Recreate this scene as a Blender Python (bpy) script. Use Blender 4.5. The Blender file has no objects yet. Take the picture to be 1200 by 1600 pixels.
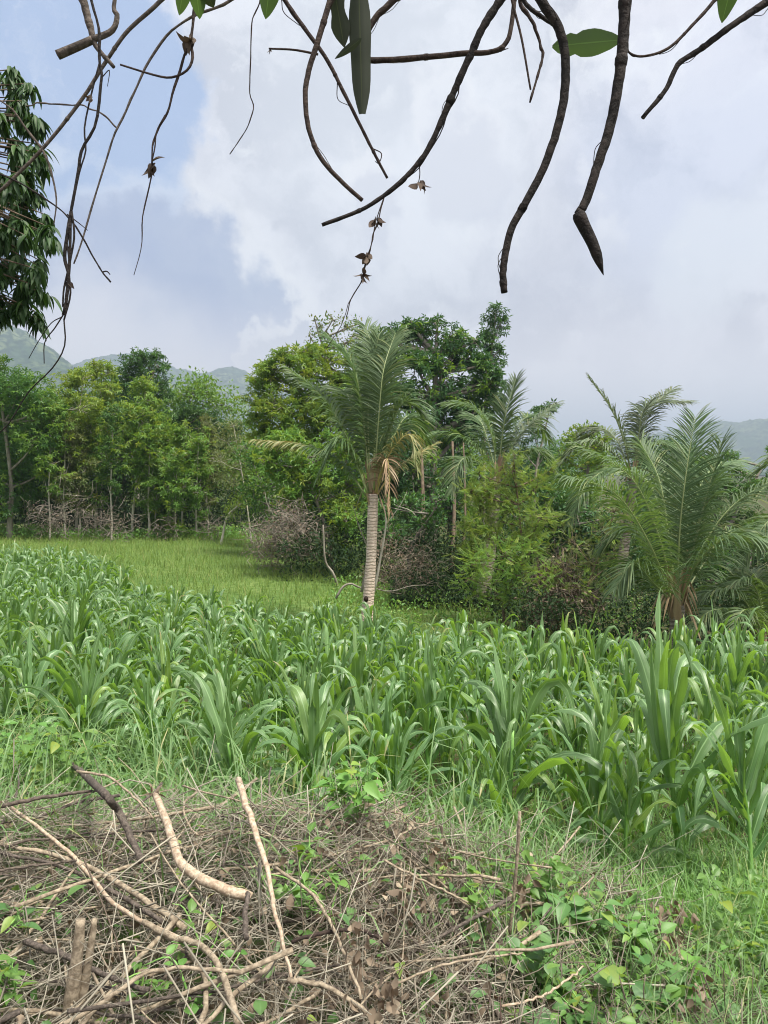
import bpy, math, random
import numpy as np
from math import radians as R, pi

# ---------------------------------------------------------------- camera, sky, sun, exposure
scene = bpy.context.scene
C = bpy.data.collections.new("place"); scene.collection.children.link(C)
F = 1164.0            # focal length in photo pixels (1200 x 1600)
PITCH = math.atan(60.0 / F)
CAMZ = 3.05
cam_d = bpy.data.cameras.new("camera")
cam_d.sensor_fit = 'VERTICAL'; cam_d.sensor_height = 24.0; cam_d.sensor_width = 24.0
cam_d.lens = 24.0 * F / 1600.0
cam_d.clip_start = 0.05; cam_d.clip_end = 12000
cam = bpy.data.objects.new("camera", cam_d); C.objects.link(cam)
cam.location = (0, 0, CAMZ); cam.rotation_euler = (pi / 2 - PITCH, 0, 0)
scene.camera = cam
scene.view_settings.view_transform = 'Standard'
scene.view_settings.look = 'None'
EXPO = 0.95
scene.view_settings.exposure = EXPO
scene.view_settings.gamma = 1.0
scene.cycles.max_bounces = 6
scene.cycles.filter_width = 1.05
scene.cycles.diffuse_bounces = 3
scene.cycles.glossy_bounces = 2
scene.cycles.transmission_bounces = 4
scene.cycles.volume_bounces = 0
scene.cycles.transparent_max_bounces = 6

SUN_EL, SUN_AZ = 68.0, 128.0       # azimuth clockwise from +Y (ahead of the camera)
SUN_STRENGTH, SKY_STRENGTH = 4.3, 0.10
sd = bpy.data.lights.new("sun", 'SUN'); sd.energy = SUN_STRENGTH; sd.angle = R(16)
sd.color = (1.0, 0.94, 0.83)
sun = bpy.data.objects.new("sun", sd); C.objects.link(sun)
sun.rotation_euler = (R(90 - SUN_EL), 0, R(180 - SUN_AZ))

def P(px, py, Y):
    """world point at depth coordinate y=Y seen at photo pixel (px,py)"""
    a = (px - 600.0) / F; b = (800.0 - py) / F
    dy = math.cos(PITCH) + b * math.sin(PITCH)
    dz = b * math.cos(PITCH) - math.sin(PITCH)
    return np.array([a * Y / dy, Y, CAMZ + dz * Y / dy])

def build_world():
    w = bpy.data.worlds.new("World"); scene.world = w; w.use_nodes = True
    nt = w.node_tree; n = nt.nodes; l = nt.links; n.clear()
    out = n.new('ShaderNodeOutputWorld'); bg = n.new('ShaderNodeBackground')
    l.new(bg.outputs[0], out.inputs[0])
    sky = n.new('ShaderNodeTexSky'); sky.sky_type = 'NISHITA'; sky.sun_disc = False
    sky.sun_elevation = R(SUN_EL); sky.sun_rotation = R(SUN_AZ)
    sky.air_density = 1.0; sky.dust_density = 1.5; sky.ozone_density = 1.0
    bg.inputs['Strength'].default_value = SKY_STRENGTH
    tc = n.new('ShaderNodeTexCoord')
    def noise(scale, detail, rough, vec, dist=0.0):
        t = n.new('ShaderNodeTexNoise'); t.inputs['Scale'].default_value = scale
        t.inputs['Detail'].default_value = detail; t.inputs['Roughness'].default_value = rough
        t.inputs['Distortion'].default_value = dist
        l.new(vec, t.inputs['Vector']); return t
    def math_(op, a, b=None, c=None, clamp=False):
        m = n.new('ShaderNodeMath'); m.operation = op; m.use_clamp = clamp
        for i, v in enumerate((a, b, c)):
            if v is None: continue
            if isinstance(v, (int, float)): m.inputs[i].default_value = v
            else: l.new(v, m.inputs[i])
        return m.outputs[0]
    def mixc(f, a, b):
        m = n.new('ShaderNodeMix'); m.data_type = 'RGBA'
        for s, v in (('Factor', f), ('A', a), ('B', b)):
            sk = [i for i in m.inputs if i.name == s and (i.type == 'RGBA' or s == 'Factor')][0]
            if isinstance(v, (int, float)): sk.default_value = v
            elif isinstance(v, tuple): sk.default_value = (*v, 1)
            else: l.new(v, sk)
        return [o for o in m.outputs if o.type == 'RGBA'][0]
    def ramp(f, lo, hi):
        m = n.new('ShaderNodeMapRange'); m.interpolation_type = 'SMOOTHSTEP'
        m.inputs['From Min'].default_value = lo; m.inputs['From Max'].default_value = hi
        l.new(f, m.inputs['Value']); return m.outputs[0]
    vec = tc.outputs['Generated']
    # warped direction so that cloud edges billow
    nz = noise(2.6, 9, 0.62, vec)
    sub = n.new('ShaderNodeVectorMath'); sub.operation = 'SUBTRACT'
    l.new(nz.outputs['Color'], sub.inputs[0]); sub.inputs[1].default_value = (.5, .5, .5)
    scl = n.new('ShaderNodeVectorMath'); scl.operation = 'SCALE'; scl.inputs['Scale'].default_value = 0.30
    l.new(sub.outputs[0], scl.inputs[0])
    add = n.new('ShaderNodeVectorMath'); add.operation = 'ADD'
    l.new(vec, add.inputs[0]); l.new(scl.outputs[0], add.inputs[1])
    nz2 = noise(11.0, 8, .6, vec)
    sub2 = n.new('ShaderNodeVectorMath'); sub2.operation = 'SUBTRACT'; l.new(nz2.outputs['Color'], sub2.inputs[0]); sub2.inputs[1].default_value = (.5, .5, .5)
    scl2 = n.new('ShaderNodeVectorMath'); scl2.operation = 'SCALE'; scl2.inputs['Scale'].default_value = 0.10; l.new(sub2.outputs[0], scl2.inputs[0])
    add2 = n.new('ShaderNodeVectorMath'); add2.operation = 'ADD'; l.new(add.outputs[0], add2.inputs[0]); l.new(scl2.outputs[0], add2.inputs[1])
    wv = add2.outputs[0]
    def blob(px, py, r0, r1, v=wv):
        d = P(px, py, 1.0) - np.array([0, 0, CAMZ]); d /= np.linalg.norm(d)
        ds = n.new('ShaderNodeVectorMath'); ds.operation = 'DISTANCE'
        l.new(v, ds.inputs[0]); ds.inputs[1].default_value = tuple(d)
        m = n.new('ShaderNodeMapRange'); m.interpolation_type = 'SMOOTHSTEP'
        m.inputs['From Min'].default_value = r0; m.inputs['From Max'].default_value = r1
        m.inputs['To Min'].default_value = 1; m.inputs['To Max'].default_value = 0
        l.new(ds.outputs['Value'], m.inputs['Value']); return m.outputs[0]
    K = 1.15 / SKY_STRENGTH / 2 ** EXPO
    def col(r, g, b, k=1.0):
        f = lambda v: ((v / 255.0) ** 2.2) * K * k
        return (f(r), f(g), f(b))
    n1 = noise(4.2, 12, 0.60, wv, .3); n2 = noise(9.0, 9, 0.58, wv, .2); n3 = noise(2.2, 6, .5, wv)
    white = col(230, 229, 237); grey = col(172, 173, 188); blue = col(160, 184, 224)
    lilac = col(244, 236, 238, 1.15); slate = col(156, 170, 204); bright = col(250, 250, 250)
    c0 = mixc(ramp(n1.outputs['Fac'], .40, .60), grey, white)
    c0 = mixc(math_('MULTIPLY', ramp(n2.outputs['Fac'], .54, .66), .55), c0, bright)
    # brighter zone upper middle, soft grey bank low on the right, thin blue at the right
    c0 = mixc(math_('MULTIPLY', blob(600, 160, .05, .42), .60), c0, col(232, 238, 244))
    c0 = mixc(math_('MULTIPLY', blob(930, 470, .02, .26), .45), c0, col(176, 176, 192))
    c0 = mixc(math_('MULTIPLY', blob(1130, 260, .04, .22), .45), c0, col(196, 208, 234))
    # opening of pale blue sky upper left with wisps of cloud
    bl = mixc(.75, sky.outputs[0], blue)
    m1 = blob(10, 170, .195, .225)
    bl2 = mixc(math_('MULTIPLY', ramp(n2.outputs['Fac'], .50, .66), .6), bl, col(214, 224, 238))
    c0 = mixc(math_('MULTIPLY', m1, .90), c0, bl2)
    # slate coloured cloud low left with a hard billowing edge
    rim = blob(262, 462, .142, .170)
    c0 = mixc(math_('MULTIPLY', rim, .40), c0, col(244, 246, 248))
    m2 = blob(250, 470, .128, .154)
    c0 = mixc(math_('MULTIPLY', m2, .95), c0, mixc(ramp(n1.outputs['Fac'], .4, .62), slate, col(172, 184, 210)))
    rim = blob(440, 505, .052, .060); c0 = mixc(math_('MULTIPLY', rim, .7), c0, col(240, 242, 245))
    m2b = blob(440, 516, .048, .056)
    c0 = mixc(math_('MULTIPLY', m2b, .9), c0, col(180, 188, 206))
    for bx, by, br in ((1120, 420, .035), (860, 560, .04), (560, 300, .035), (700, 240, .05), (980, 330, .04)):
        c0 = mixc(math_('MULTIPLY', blob(bx, by, br * .85, br * 1.25), .42), c0, col(246, 246, 248))
        c0 = mixc(math_('MULTIPLY', blob(bx + 10, by + 28, br * .7, br * 1.2), .45), c0, col(190, 194, 210))
    rim = blob(1150, 410, .055, .10); c0 = mixc(math_('MULTIPLY', rim, .5), c0, col(232, 236, 240))
    # horizon band
    sx = n.new('ShaderNodeSeparateXYZ'); l.new(vec, sx.inputs[0])
    hz = n.new('ShaderNodeMapRange'); hz.interpolation_type = 'SMOOTHSTEP'
    hz.inputs['From Min'].default_value = 0.08; hz.inputs['From Max'].default_value = 0.25
    hz.inputs['To Min'].default_value = .85; hz.inputs['To Max'].default_value = 0
    l.new(sx.outputs['Z'], hz.inputs['Value'])
    c0 = mixc(hz.outputs[0], c0, lilac)
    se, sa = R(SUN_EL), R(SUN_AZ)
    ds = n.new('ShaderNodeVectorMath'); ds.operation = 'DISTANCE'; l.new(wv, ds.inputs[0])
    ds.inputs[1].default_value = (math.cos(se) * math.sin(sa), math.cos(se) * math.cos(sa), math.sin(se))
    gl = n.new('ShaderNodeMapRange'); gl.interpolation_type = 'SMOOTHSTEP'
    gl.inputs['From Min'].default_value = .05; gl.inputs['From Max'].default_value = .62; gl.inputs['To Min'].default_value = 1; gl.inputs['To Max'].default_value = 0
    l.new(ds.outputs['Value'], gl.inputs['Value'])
    c0 = mixc(gl.outputs[0], c0, tuple(v * 3.2 for v in col(255, 250, 240)))  # bright glow added around the sun, out of view, for soft key light
    # a share of the physical sky everywhere behind thin cloud
    c0 = mixc(math_('MULTIPLY', blob(190, 540, .03, .16), .45), c0, col(250, 244, 242, 1.1))
    c0 = mixc(.04, c0, sky.outputs[0])
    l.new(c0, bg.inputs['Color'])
build_world()

rng = np.random.default_rng(7)
random.seed(7)

# ---------------------------------------------------------------- mesh helpers
def nrm(v):
    return v / np.maximum(np.linalg.norm(v, axis=-1, keepdims=True), 1e-9)

class MB:
    def __init__(s): s.V = []; s.Q = []; s.A = []; s.n = 0
    def add(s, V, Q, A):
        V = np.asarray(V, float).reshape(-1, 3)
        s.V.append(V); s.Q.append(np.asarray(Q, np.int64).reshape(-1, 4) + s.n)
        s.A.append(np.broadcast_to(np.asarray(A, float), V.shape)); s.n += len(V)
    def mesh(s, name, mat, origin=(0, 0, 0), smooth=True):
        V = np.concatenate(s.V) - np.asarray(origin, float); Q = np.concatenate(s.Q); A = np.concatenate(s.A)
        me = bpy.data.meshes.new(name)
        me.vertices.add(len(V)); me.vertices.foreach_set('co', V.astype(np.float32).ravel())
        me.loops.add(len(Q) * 4); me.loops.foreach_set('vertex_index', Q.astype(np.int32).ravel())
        me.polygons.add(len(Q)); me.polygons.foreach_set('loop_start', np.arange(0, len(Q) * 4, 4, dtype=np.int32))
        me.polygons.foreach_set('loop_total', np.full(len(Q), 4, dtype=np.int32))
        me.polygons.foreach_set('use_smooth', np.full(len(Q), smooth))
        me.update(calc_edges=True)
        at = me.attributes.new('lf', 'FLOAT_VECTOR', 'POINT')
        at.data.foreach_set('vector', A.astype(np.float32).ravel())
        me.materials.append(mat)
        return me
    def build(s, name, mat, parent=None, origin=None, smooth=True):
        if origin is None: origin = tuple(parent.location) if parent is not None else (0, 0, 0)
        me = s.mesh(name, mat, origin, smooth)
        o = bpy.data.objects.new(name, me); C.objects.link(o)
        if parent is not None: o.parent = parent
        else: o.location = origin
        return o

def tag(o, label=None, cat=None, group=None, kind=None):
    if label: o['label'] = label
    if cat: o['category'] = cat
    if group: o['group'] = group
    if kind: o['kind'] = kind
    return o
def thing(name, label, cat, loc=(0, 0, 0), group=None):
    o = bpy.data.objects.new(name, None); C.objects.link(o); o.location = tuple(loc)
    o.empty_display_size = 0.1
    return tag(o, label, cat, group)
def dup(root, loc, rotz=0.0, scale=1.0, label=None, group=None, tilt=(0, 0)):
    r = root.copy(); C.objects.link(r); r.location = tuple(loc)
    r.rotation_euler = (tilt[0], tilt[1], rotz)
    r.scale = (scale,) * 3 if not hasattr(scale, '__len__') else scale
    if label: r['label'] = label
    if group: r['group'] = group
    for ch in kids[root.name]:
        c = ch.copy(); C.objects.link(c); c.parent = r
    return r
kids = {}

def spl(pts, n, closed=False):
    """smooth resample through points (Catmull-Rom)"""
    p = np.asarray(pts, float)
    if len(p) < 3:
        t = np.linspace(0, 1, n)[:, None]; return p[0] * (1 - t) + p[-1] * t
    q = np.vstack([2 * p[0] - p[1], p, 2 * p[-1] - p[-2]])
    seg = len(p) - 1; u = np.linspace(0, seg - 1e-6, n); i = u.astype(int); f = (u - i)[:, None]
    a, b, c, d = q[i], q[i + 1], q[i + 2], q[i + 3]
    return .5 * ((2 * b) + (c - a) * f + (2 * a - 5 * b + 4 * c - d) * f * f + (3 * b - a - 3 * c + d) * f ** 3)

def tubes(mb, Pt, Rd, sides=6, rnd=None):
    Pt = np.asarray(Pt, float); Rd = np.asarray(Rd, float)
    if Pt.ndim == 2: Pt = Pt[None]; Rd = Rd[None]
    # closing rings
    Pt = np.concatenate([Pt[:, :1], Pt, Pt[:, -1:]], 1); Rd = np.concatenate([Rd[:, :1] * .02, Rd, Rd[:, -1:] * .02], 1)
    N, K, _ = Pt.shape
    T = np.zeros_like(Pt); T[:, 1:-1] = Pt[:, 2:] - Pt[:, :-2]; T[:, 0] = Pt[:, 2] - Pt[:, 0]; T[:, -1] = Pt[:, -1] - Pt[:, -3]
    T = nrm(T)
    ax = np.abs(T).max(1).argmin(1)           # per tube the axis least aligned
    ref = np.eye(3)[ax][:, None, :]
    U = nrm(np.cross(T, ref)); W = np.cross(T, U)
    a = np.linspace(0, 2 * pi, sides, endpoint=False)
    V = Pt[:, :, None, :] + Rd[:, :, None, None] * (U[:, :, None, :] * np.cos(a)[None, None, :, None] + W[:, :, None, :] * np.sin(a)[None, None, :, None])
    idx = np.arange(N * K * sides).reshape(N, K, sides)
    nx = np.roll(idx, -1, 2)
    Q = np.stack([idx[:, :-1], nx[:, :-1], nx[:, 1:], idx[:, 1:]], -1)
    if rnd is None: rnd = rng.random(N)
    A = np.zeros((N, K, sides, 3)); A[..., 0] = (a / (2 * pi))[None, None]; A[..., 1] = np.linspace(0, 1, K)[None, :, None]
    A[..., 2] = np.asarray(rnd).reshape(-1, 1, 1)
    mb.add(V, Q, A.reshape(-1, 3))

def ribbons(mb, P0, D0, Wd, L, w, bend, segs=4, nu=2, prof=None, fold=0.2, wave=0.0, twist=None, rnd=None, power=1.3, up=-1.0):
    P0 = np.asarray(P0, float); N = len(P0)
    L = np.broadcast_to(np.asarray(L, float), (N,)); w = np.broadcast_to(np.asarray(w, float), (N,)); bend = np.broadcast_to(np.asarray(bend, float), (N,))
    t = np.linspace(0, 1, segs + 1); tm = (t[1:] + t[:-1]) / 2
    D = nrm(D0)[:, None, :] + bend[:, None, None] * (tm ** power)[None, :, None] * np.array([0, 0, up])
    D = nrm(D); pts = np.concatenate([P0[:, None, :], P0[:, None, :] + np.cumsum(D * (L / segs)[:, None, None], 1)], 1)
    T = np.concatenate([D[:, :1], nrm(D[:, 1:] + D[:, :-1]), D[:, -1:]], 1)
    S = np.broadcast_to(nrm(Wd)[:, None, :], T.shape); S = nrm(S - (S * T).sum(-1, keepdims=True) * T); Nn = np.cross(S, T)
    if twist is not None:
        a = (np.asarray(twist)[:, None] * t[None])[..., None]
        S, Nn = S * np.cos(a) + Nn * np.sin(a), Nn * np.cos(a) - S * np.sin(a)
    if prof is None: prof = np.maximum(np.sin(pi * np.clip(t, 0, 1) ** .6) ** .7, .04)
    pr = prof[None, :, None] * w[:, None, None] / 2
    us = np.linspace(-1, 1, nu); ph = rng.random((N, 2)) * 6.28
    V = np.zeros((N, segs + 1, nu, 3)); A = np.zeros((N, segs + 1, nu, 3))
    if rnd is None: rnd = rng.random(N)
    for k, u in enumerate(us):
        off = S * u * pr + Nn * (abs(u) * fold) * pr
        if wave: off = off + Nn * (u * u * wave * np.sin(t[None] * 17 + ph[:, :1] + (u > 0) * ph[:, 1:])[..., None]) * pr
        V[:, :, k] = pts + off
        A[:, :, k, 0] = u; A[:, :, k, 1] = t[None]; A[:, :, k, 2] = np.asarray(rnd)[:, None]
    idx = np.arange(N * (segs + 1) * nu).reshape(N, segs + 1, nu)
    Q = np.stack([idx[:, :-1, :-1], idx[:, :-1, 1:], idx[:, 1:, 1:], idx[:, 1:, :-1]], -1)
    mb.add(V, Q, A.reshape(-1, 3))

# leaf templates: x across, y along, z normal
def T_diamond():
    return (np.array([[0, 0, 0], [.5, .42, .10], [0, 1, -.06], [-.5, .42, .10]]), np.array([[0, 1, 2, 3]]), np.array([[0, 0], [1, .4], [0, 1], [-1, .4]]))
def T_grid(prof, segs, fold=.25, droop=.25):
    V = []; Q = []; A = []
    for i in range(segs + 1):
        t = i / segs
        for k, u in enumerate((-1, 0, 1)):
            h = prof(t) / 2
            V.append([u * h, t, abs(u) * h * fold * 2 - droop * t * t]); A.append([u, t])
    for i in range(segs):
        for k in range(2):
            a = i * 3 + k; Q.append([a, a + 1, a + 4, a + 3])
    return np.array(V), np.array(Q), np.array(A)
def T_multi(parts, base):
    """several copies of base (angle deg, offset y, scale, tilt) merged"""
    V = []; Q = []; A = []; n = 0
    for ang, oy, sc, tl in parts:
        a = R(ang); c, s_ = math.cos(a), math.sin(a)
        v = base[0] * np.array([sc[0], sc[1], sc[1]])
        ct, st = math.cos(tl), math.sin(tl)
        v = np.stack([v[:, 0], v[:, 1] * ct - v[:, 2] * st, v[:, 1] * st + v[:, 2] * ct], 1)
        v = np.stack([v[:, 0] * c + v[:, 1] * s_, -v[:, 0] * s_ + v[:, 1] * c + oy, v[:, 2]], 1)
        V.append(v); Q.append(base[1] + n); A.append(base[2]); n += len(v)
    return np.concatenate(V), np.concatenate(Q), np.concatenate(A)
DIA = T_diamond()
ROSETTE = T_multi([(a, 0, (.34, 1.0), -.25) for a in (0, 68, 140, 215, 290)], DIA)
SPRIG = T_multi([(0, .55, (.22, .5), -.1)] + [(s * 50, y, (.2, .45), -.1) for y in (.15, .35, .55) for s in (-1, 1)], DIA)
PINN = T_multi([(s * 66, .06 + .085 * i, (.055, .21 * (1 - .045 * i)), -.10) for i in range(11) for s in (-1, 1)] + [(0, .98, (.05, .12), 0)], DIA)
MANGO = T_grid(lambda t: .24 * max(math.sin(pi * t ** .8) ** .8, .03), 5, .25, .35)
HEART = T_grid(lambda t: (0.25, .86, 1.0, .98, .80, .50, .03)[int(round(t * 6))], 6, .18, .22)
OVATE = T_grid(lambda t: (0.05, .50, .62, .52, .30, .03)[int(round(t * 5))], 5, .22, .3)

def inst(mb, tmpl, pos, d, up, size, rnd=None):
    V, Q, A = tmpl; N = len(pos); size = np.broadcast_to(np.asarray(size, float), (N,))
    d = nrm(d); s_ = nrm(np.cross(d, up)); n_ = np.cross(s_, d)
    M = np.stack([s_, d, n_], 1) * size[:, None, None]            # rows = axes
    W = np.einsum('vk,nkj->nvj', V, M) + pos[:, None, :]
    if rnd is None: rnd = rng.random(N)
    a = np.zeros((N, len(V), 3)); a[:, :, :2] = A[None]; a[:, :, 2] = np.asarray(rnd)[:, None]
    QQ = Q[None] + (np.arange(N) * len(V))[:, None, None]
    mb.add(W, QQ, a.reshape(-1, 3))

def vnoise(x, y, s=1.0, seed=0):
    x = np.asarray(x, float) / s; y = np.asarray(y, float) / s
    xi = np.floor(x).astype(np.int64); yi = np.floor(y).astype(np.int64); fx = x - xi; fy = y - yi
    fx = fx * fx * (3 - 2 * fx); fy = fy * fy * (3 - 2 * fy)
    def h(a, b):
        v = (a * 374761393 + b * 668265263 + seed * 974711) & 0x7fffffff
        v = ((v ^ (v >> 13)) * 1274126177) & 0x7fffffff
        return ((v ^ (v >> 16)) & 0xffff) / 65535.0
    return (h(xi, yi) * (1 - fx) + h(xi + 1, yi) * fx) * (1 - fy) + (h(xi, yi + 1) * (1 - fx) + h(xi + 1, yi + 1) * fx) * fy - .5
def fbm(x, y, s, o=4, seed=0):
    return sum(vnoise(x, y, s / 2 ** k, seed + k) / 2 ** k for k in range(o))

# ---------------------------------------------------------------- ground shape
def sstep(a, b, x):
    t = np.clip((np.asarray(x, float) - a) / (b - a), 0, 1); return t * t * (3 - 2 * t)
def gz(x, y):
    x = np.asarray(x, float); y = np.asarray(y, float)
    bank = 1.28 * (1 - sstep(.6, 6.6, y))
    s_ = np.clip((x + 9) / 14, 0, 1)
    f = -(0.03 + 0.065 * s_) * np.clip(y - 7, 0, 7.5)
    far = 0.0
    return bank + f + far + .10 * fbm(x, y, 2.2, 3, 3) * np.clip(1.2 - y / 60, 0.1, 1)
def pile_h(x, y):
    """top of the heap of dry branches"""
    x = np.asarray(x, float); y = np.asarray(y, float)
    left = 1.30 + .05 * fbm(x, y, .6, 3, 9)
    top = left - sstep(-.4, 1.3, x) * .42
    return gz(x, y) + np.maximum(top - gz(x, y), 0) * (1 - sstep(3.8, 4.9, y)) * (1 - sstep(1.1, 1.8, x))
def hit(px, py, fn=gz, lift=0.0):
    d = P(px, py, 1.0) - np.array([0, 0, CAMZ]); Y = 0.8
    while Y < 80:
        p = np.array([0, 0, CAMZ]) + d * Y
        if p[2] <= fn(p[0], p[1]) + lift: return p
        Y *= 1.004
    return p

# ---------------------------------------------------------------- materials
def newmat(name):
    m = bpy.data.materials.new(name); m.use_nodes = True; nt = m.node_tree; nt.nodes.clear(); return m, nt, nt.nodes, nt.links
def rgbmix(n, l, f, a, b):
    m = n.new('ShaderNodeMix'); m.data_type = 'RGBA'
    ins = [i for i in m.inputs if i.type == 'RGBA']
    for sk, v in ((m.inputs['Factor'], f), (ins[0], a), (ins[1], b)):
        if isinstance(v, (int, float)): sk.default_value = v
        elif isinstance(v, tuple): sk.default_value = (*v[:3], 1)
        else: l.new(v, sk)
    return [o for o in m.outputs if o.type == 'RGBA'][0]
def maprange(n, l, v, a, b, c=0, d=1, smooth=True):
    m = n.new('ShaderNodeMapRange')
    if smooth: m.interpolation_type = 'SMOOTHSTEP'
    m.inputs['From Min'].default_value = a; m.inputs['From Max'].default_value = b
    m.inputs['To Min'].default_value = c; m.inputs['To Max'].default_value = d
    l.new(v, m.inputs['Value']); return m.outputs[0]
def leafmat(name, c1, c2, c3=None, tip=None, rough=.5, trans=.3, tcol=None, rib=None, ribw=.12, streak=0, spec=.5):
    """c1..c2 differ from leaf to leaf, c3 is a rarer third colour"""
    m, nt, n, l = newmat(name)
    out = n.new('ShaderNodeOutputMaterial'); pb = n.new('ShaderNodeBsdfPrincipled')
    at = n.new('ShaderNodeAttribute'); at.attribute_name = 'lf'
    sx = n.new('ShaderNodeSeparateXYZ'); l.new(at.outputs['Vector'], sx.inputs[0])
    col = rgbmix(n, l, sx.outputs['Z'], c1, c2)
    if c3:
        wn = n.new('ShaderNodeTexWhiteNoise'); wn.noise_dimensions = '1D'; l.new(sx.outputs['Z'], wn.inputs['W'])
        col = rgbmix(n, l, maprange(n, l, wn.outputs['Value'], .86, .97), col, c3)
    oi = n.new('ShaderNodeObjectInfo')
    hs = n.new('ShaderNodeHueSaturation'); l.new(col, hs.inputs['Color'])
    l.new(maprange(n, l, oi.outputs['Random'], 0, 1, .86, 1.14, False), hs.inputs['Value'])
    l.new(maprange(n, l, oi.outputs['Random'], 0, 1, .492, .508, False), hs.inputs['Hue'])
    col = hs.outputs[0]
    ab = n.new('ShaderNodeMath'); ab.operation = 'ABSOLUTE'; l.new(sx.outputs['X'], ab.inputs[0])
    if streak:
        ns = n.new('ShaderNodeTexNoise'); ns.inputs['Scale'].default_value = 1; ns.inputs['Detail'].default_value = 3
        cb = n.new('ShaderNodeCombineXYZ')
        mm = n.new('ShaderNodeMath'); mm.operation = 'MULTIPLY'; mm.inputs[1].default_value = 9; l.new(sx.outputs['X'], mm.inputs[0])
        m2 = n.new('ShaderNodeMath'); m2.operation = 'MULTIPLY'; m2.inputs[1].default_value = 2; l.new(sx.outputs['Y'], m2.inputs[0])
        m3 = n.new('ShaderNodeMath'); m3.operation = 'MULTIPLY'; m3.inputs[1].default_value = 37; l.new(sx.outputs['Z'], m3.inputs[0])
        l.new(mm.outputs[0], cb.inputs[0]); l.new(m2.outputs[0], cb.inputs[1]); l.new(m3.outputs[0], cb.inputs[2]); l.new(cb.outputs[0], ns.inputs['Vector'])
        h2 = n.new('ShaderNodeHueSaturation'); l.new(col, h2.inputs['Color']); l.new(maprange(n, l, ns.outputs['Fac'], .3, .7, 1 - streak, 1 + streak), h2.inputs['Value']); col = h2.outputs[0]
    if rib: col = rgbmix(n, l, maprange(n, l, ab.outputs[0], ribw * .4, ribw, .75, 0), col, rib)
    if tip:
        w2 = n.new('ShaderNodeMath'); w2.operation = 'ADD'; l.new(sx.outputs['Y'], w2.inputs[0])
        w3 = n.new('ShaderNodeTexWhiteNoise'); w3.noise_dimensions = '1D'; l.new(sx.outputs['Z'], w3.inputs['W'])
        w4 = n.new('ShaderNodeMath'); w4.operation = 'MULTIPLY'; w4.inputs[1].default_value = .30; l.new(w3.outputs['Value'], w4.inputs[0]); l.new(w4.outputs[0], w2.inputs[1])
        ng = n.new('ShaderNodeTexNoise'); ng.inputs['Scale'].default_value = 25; w5 = n.new('ShaderNodeMath'); w5.operation = 'MULTIPLY_ADD'; w5.inputs[1].default_value = .25; l.new(ng.outputs['Fac'], w5.inputs[0]); l.new(w2.outputs[0], w5.inputs[2])
        col = rgbmix(n, l, maprange(n, l, w5.outputs[0], 1.24, 1.34, 0, .85), col, tip)
    l.new(col, pb.inputs['Base Color']); pb.inputs['Roughness'].default_value = rough
    pb.inputs['Specular IOR Level'].default_value = spec
    if trans > 0:
        tr = n.new('ShaderNodeBsdfTranslucent'); ms = n.new('ShaderNodeMixShader'); ms.inputs[0].default_value = trans
        if tcol is None: tcol = tuple(min(1, v * k) for v, k in zip([(a + b) / 2 for a, b in zip(c1, c2)], (3.4, 2.6, 1.2)))
        tr.inputs['Color'].default_value = (*tcol, 1)
        l.new(pb.outputs[0], ms.inputs[1]); l.new(tr.outputs[0], ms.inputs[2]); l.new(ms.outputs[0], out.inputs[0])
    else: l.new(pb.outputs[0], out.inputs[0])
    return m
def barkmat(name, c1, c2, scale=12, rough=.85, stretch=6, bump=.4, ring=None, ringscale=14, c3=None):
    m, nt, n, l = newmat(name)
    out = n.new('ShaderNodeOutputMaterial'); pb = n.new('ShaderNodeBsdfPrincipled'); l.new(pb.outputs[0], out.inputs[0])
    tc = n.new('ShaderNodeTexCoord'); mp = n.new('ShaderNodeMapping'); mp.inputs['Scale'].default_value = (scale, scale, scale / stretch)
    l.new(tc.outputs['Object'], mp.inputs[0])
    ns = n.new('ShaderNodeTexNoise'); ns.inputs['Scale'].default_value = 1; ns.inputs['Detail'].default_value = 6; ns.inputs['Roughness'].default_value = .65
    l.new(mp.outputs[0], ns.inputs['Vector'])
    f = maprange(n, l, ns.outputs['Fac'], .35, .65)
    col = rgbmix(n, l, f, c1, c2)
    if c3:
        at = n.new('ShaderNodeAttribute'); at.attribute_name = 'lf'; sx = n.new('ShaderNodeSeparateXYZ'); l.new(at.outputs['Vector'], sx.inputs[0])
        col = rgbmix(n, l, sx.outputs['Z'], col, c3)
    h = f
    if ring:
        wv = n.new('ShaderNodeTexWave'); wv.wave_type = 'BANDS'; wv.bands_direction = 'Z'; wv.inputs['Scale'].default_value = ringscale
        wv.inputs['Distortion'].default_value = 3.2; wv.inputs['Detail'].default_value = 2; wv.inputs['Detail Scale'].default_value = 2
        l.new(tc.outputs['Object'], wv.inputs['Vector'])
        rf = maprange(n, l, wv.outputs['Fac'], .55, .95)
        col = rgbmix(n, l, rf, col, ring); 
        ml = n.new('ShaderNodeMath'); ml.operation = 'SUBTRACT'; l.new(f, ml.inputs[0]); l.new(rf, ml.inputs[1]); h = ml.outputs[0]
    l.new(col, pb.inputs['Base Color']); pb.inputs['Roughness'].default_value = rough
    pb.inputs['Specular IOR Level'].default_value = .25
    bp = n.new('ShaderNodeBump'); bp.inputs['Strength'].default_value = bump; bp.inputs['Distance'].default_value = .01
    l.new(h, bp.inputs['Height']); l.new(bp.outputs[0], pb.inputs['Normal'])
    return m

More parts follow.
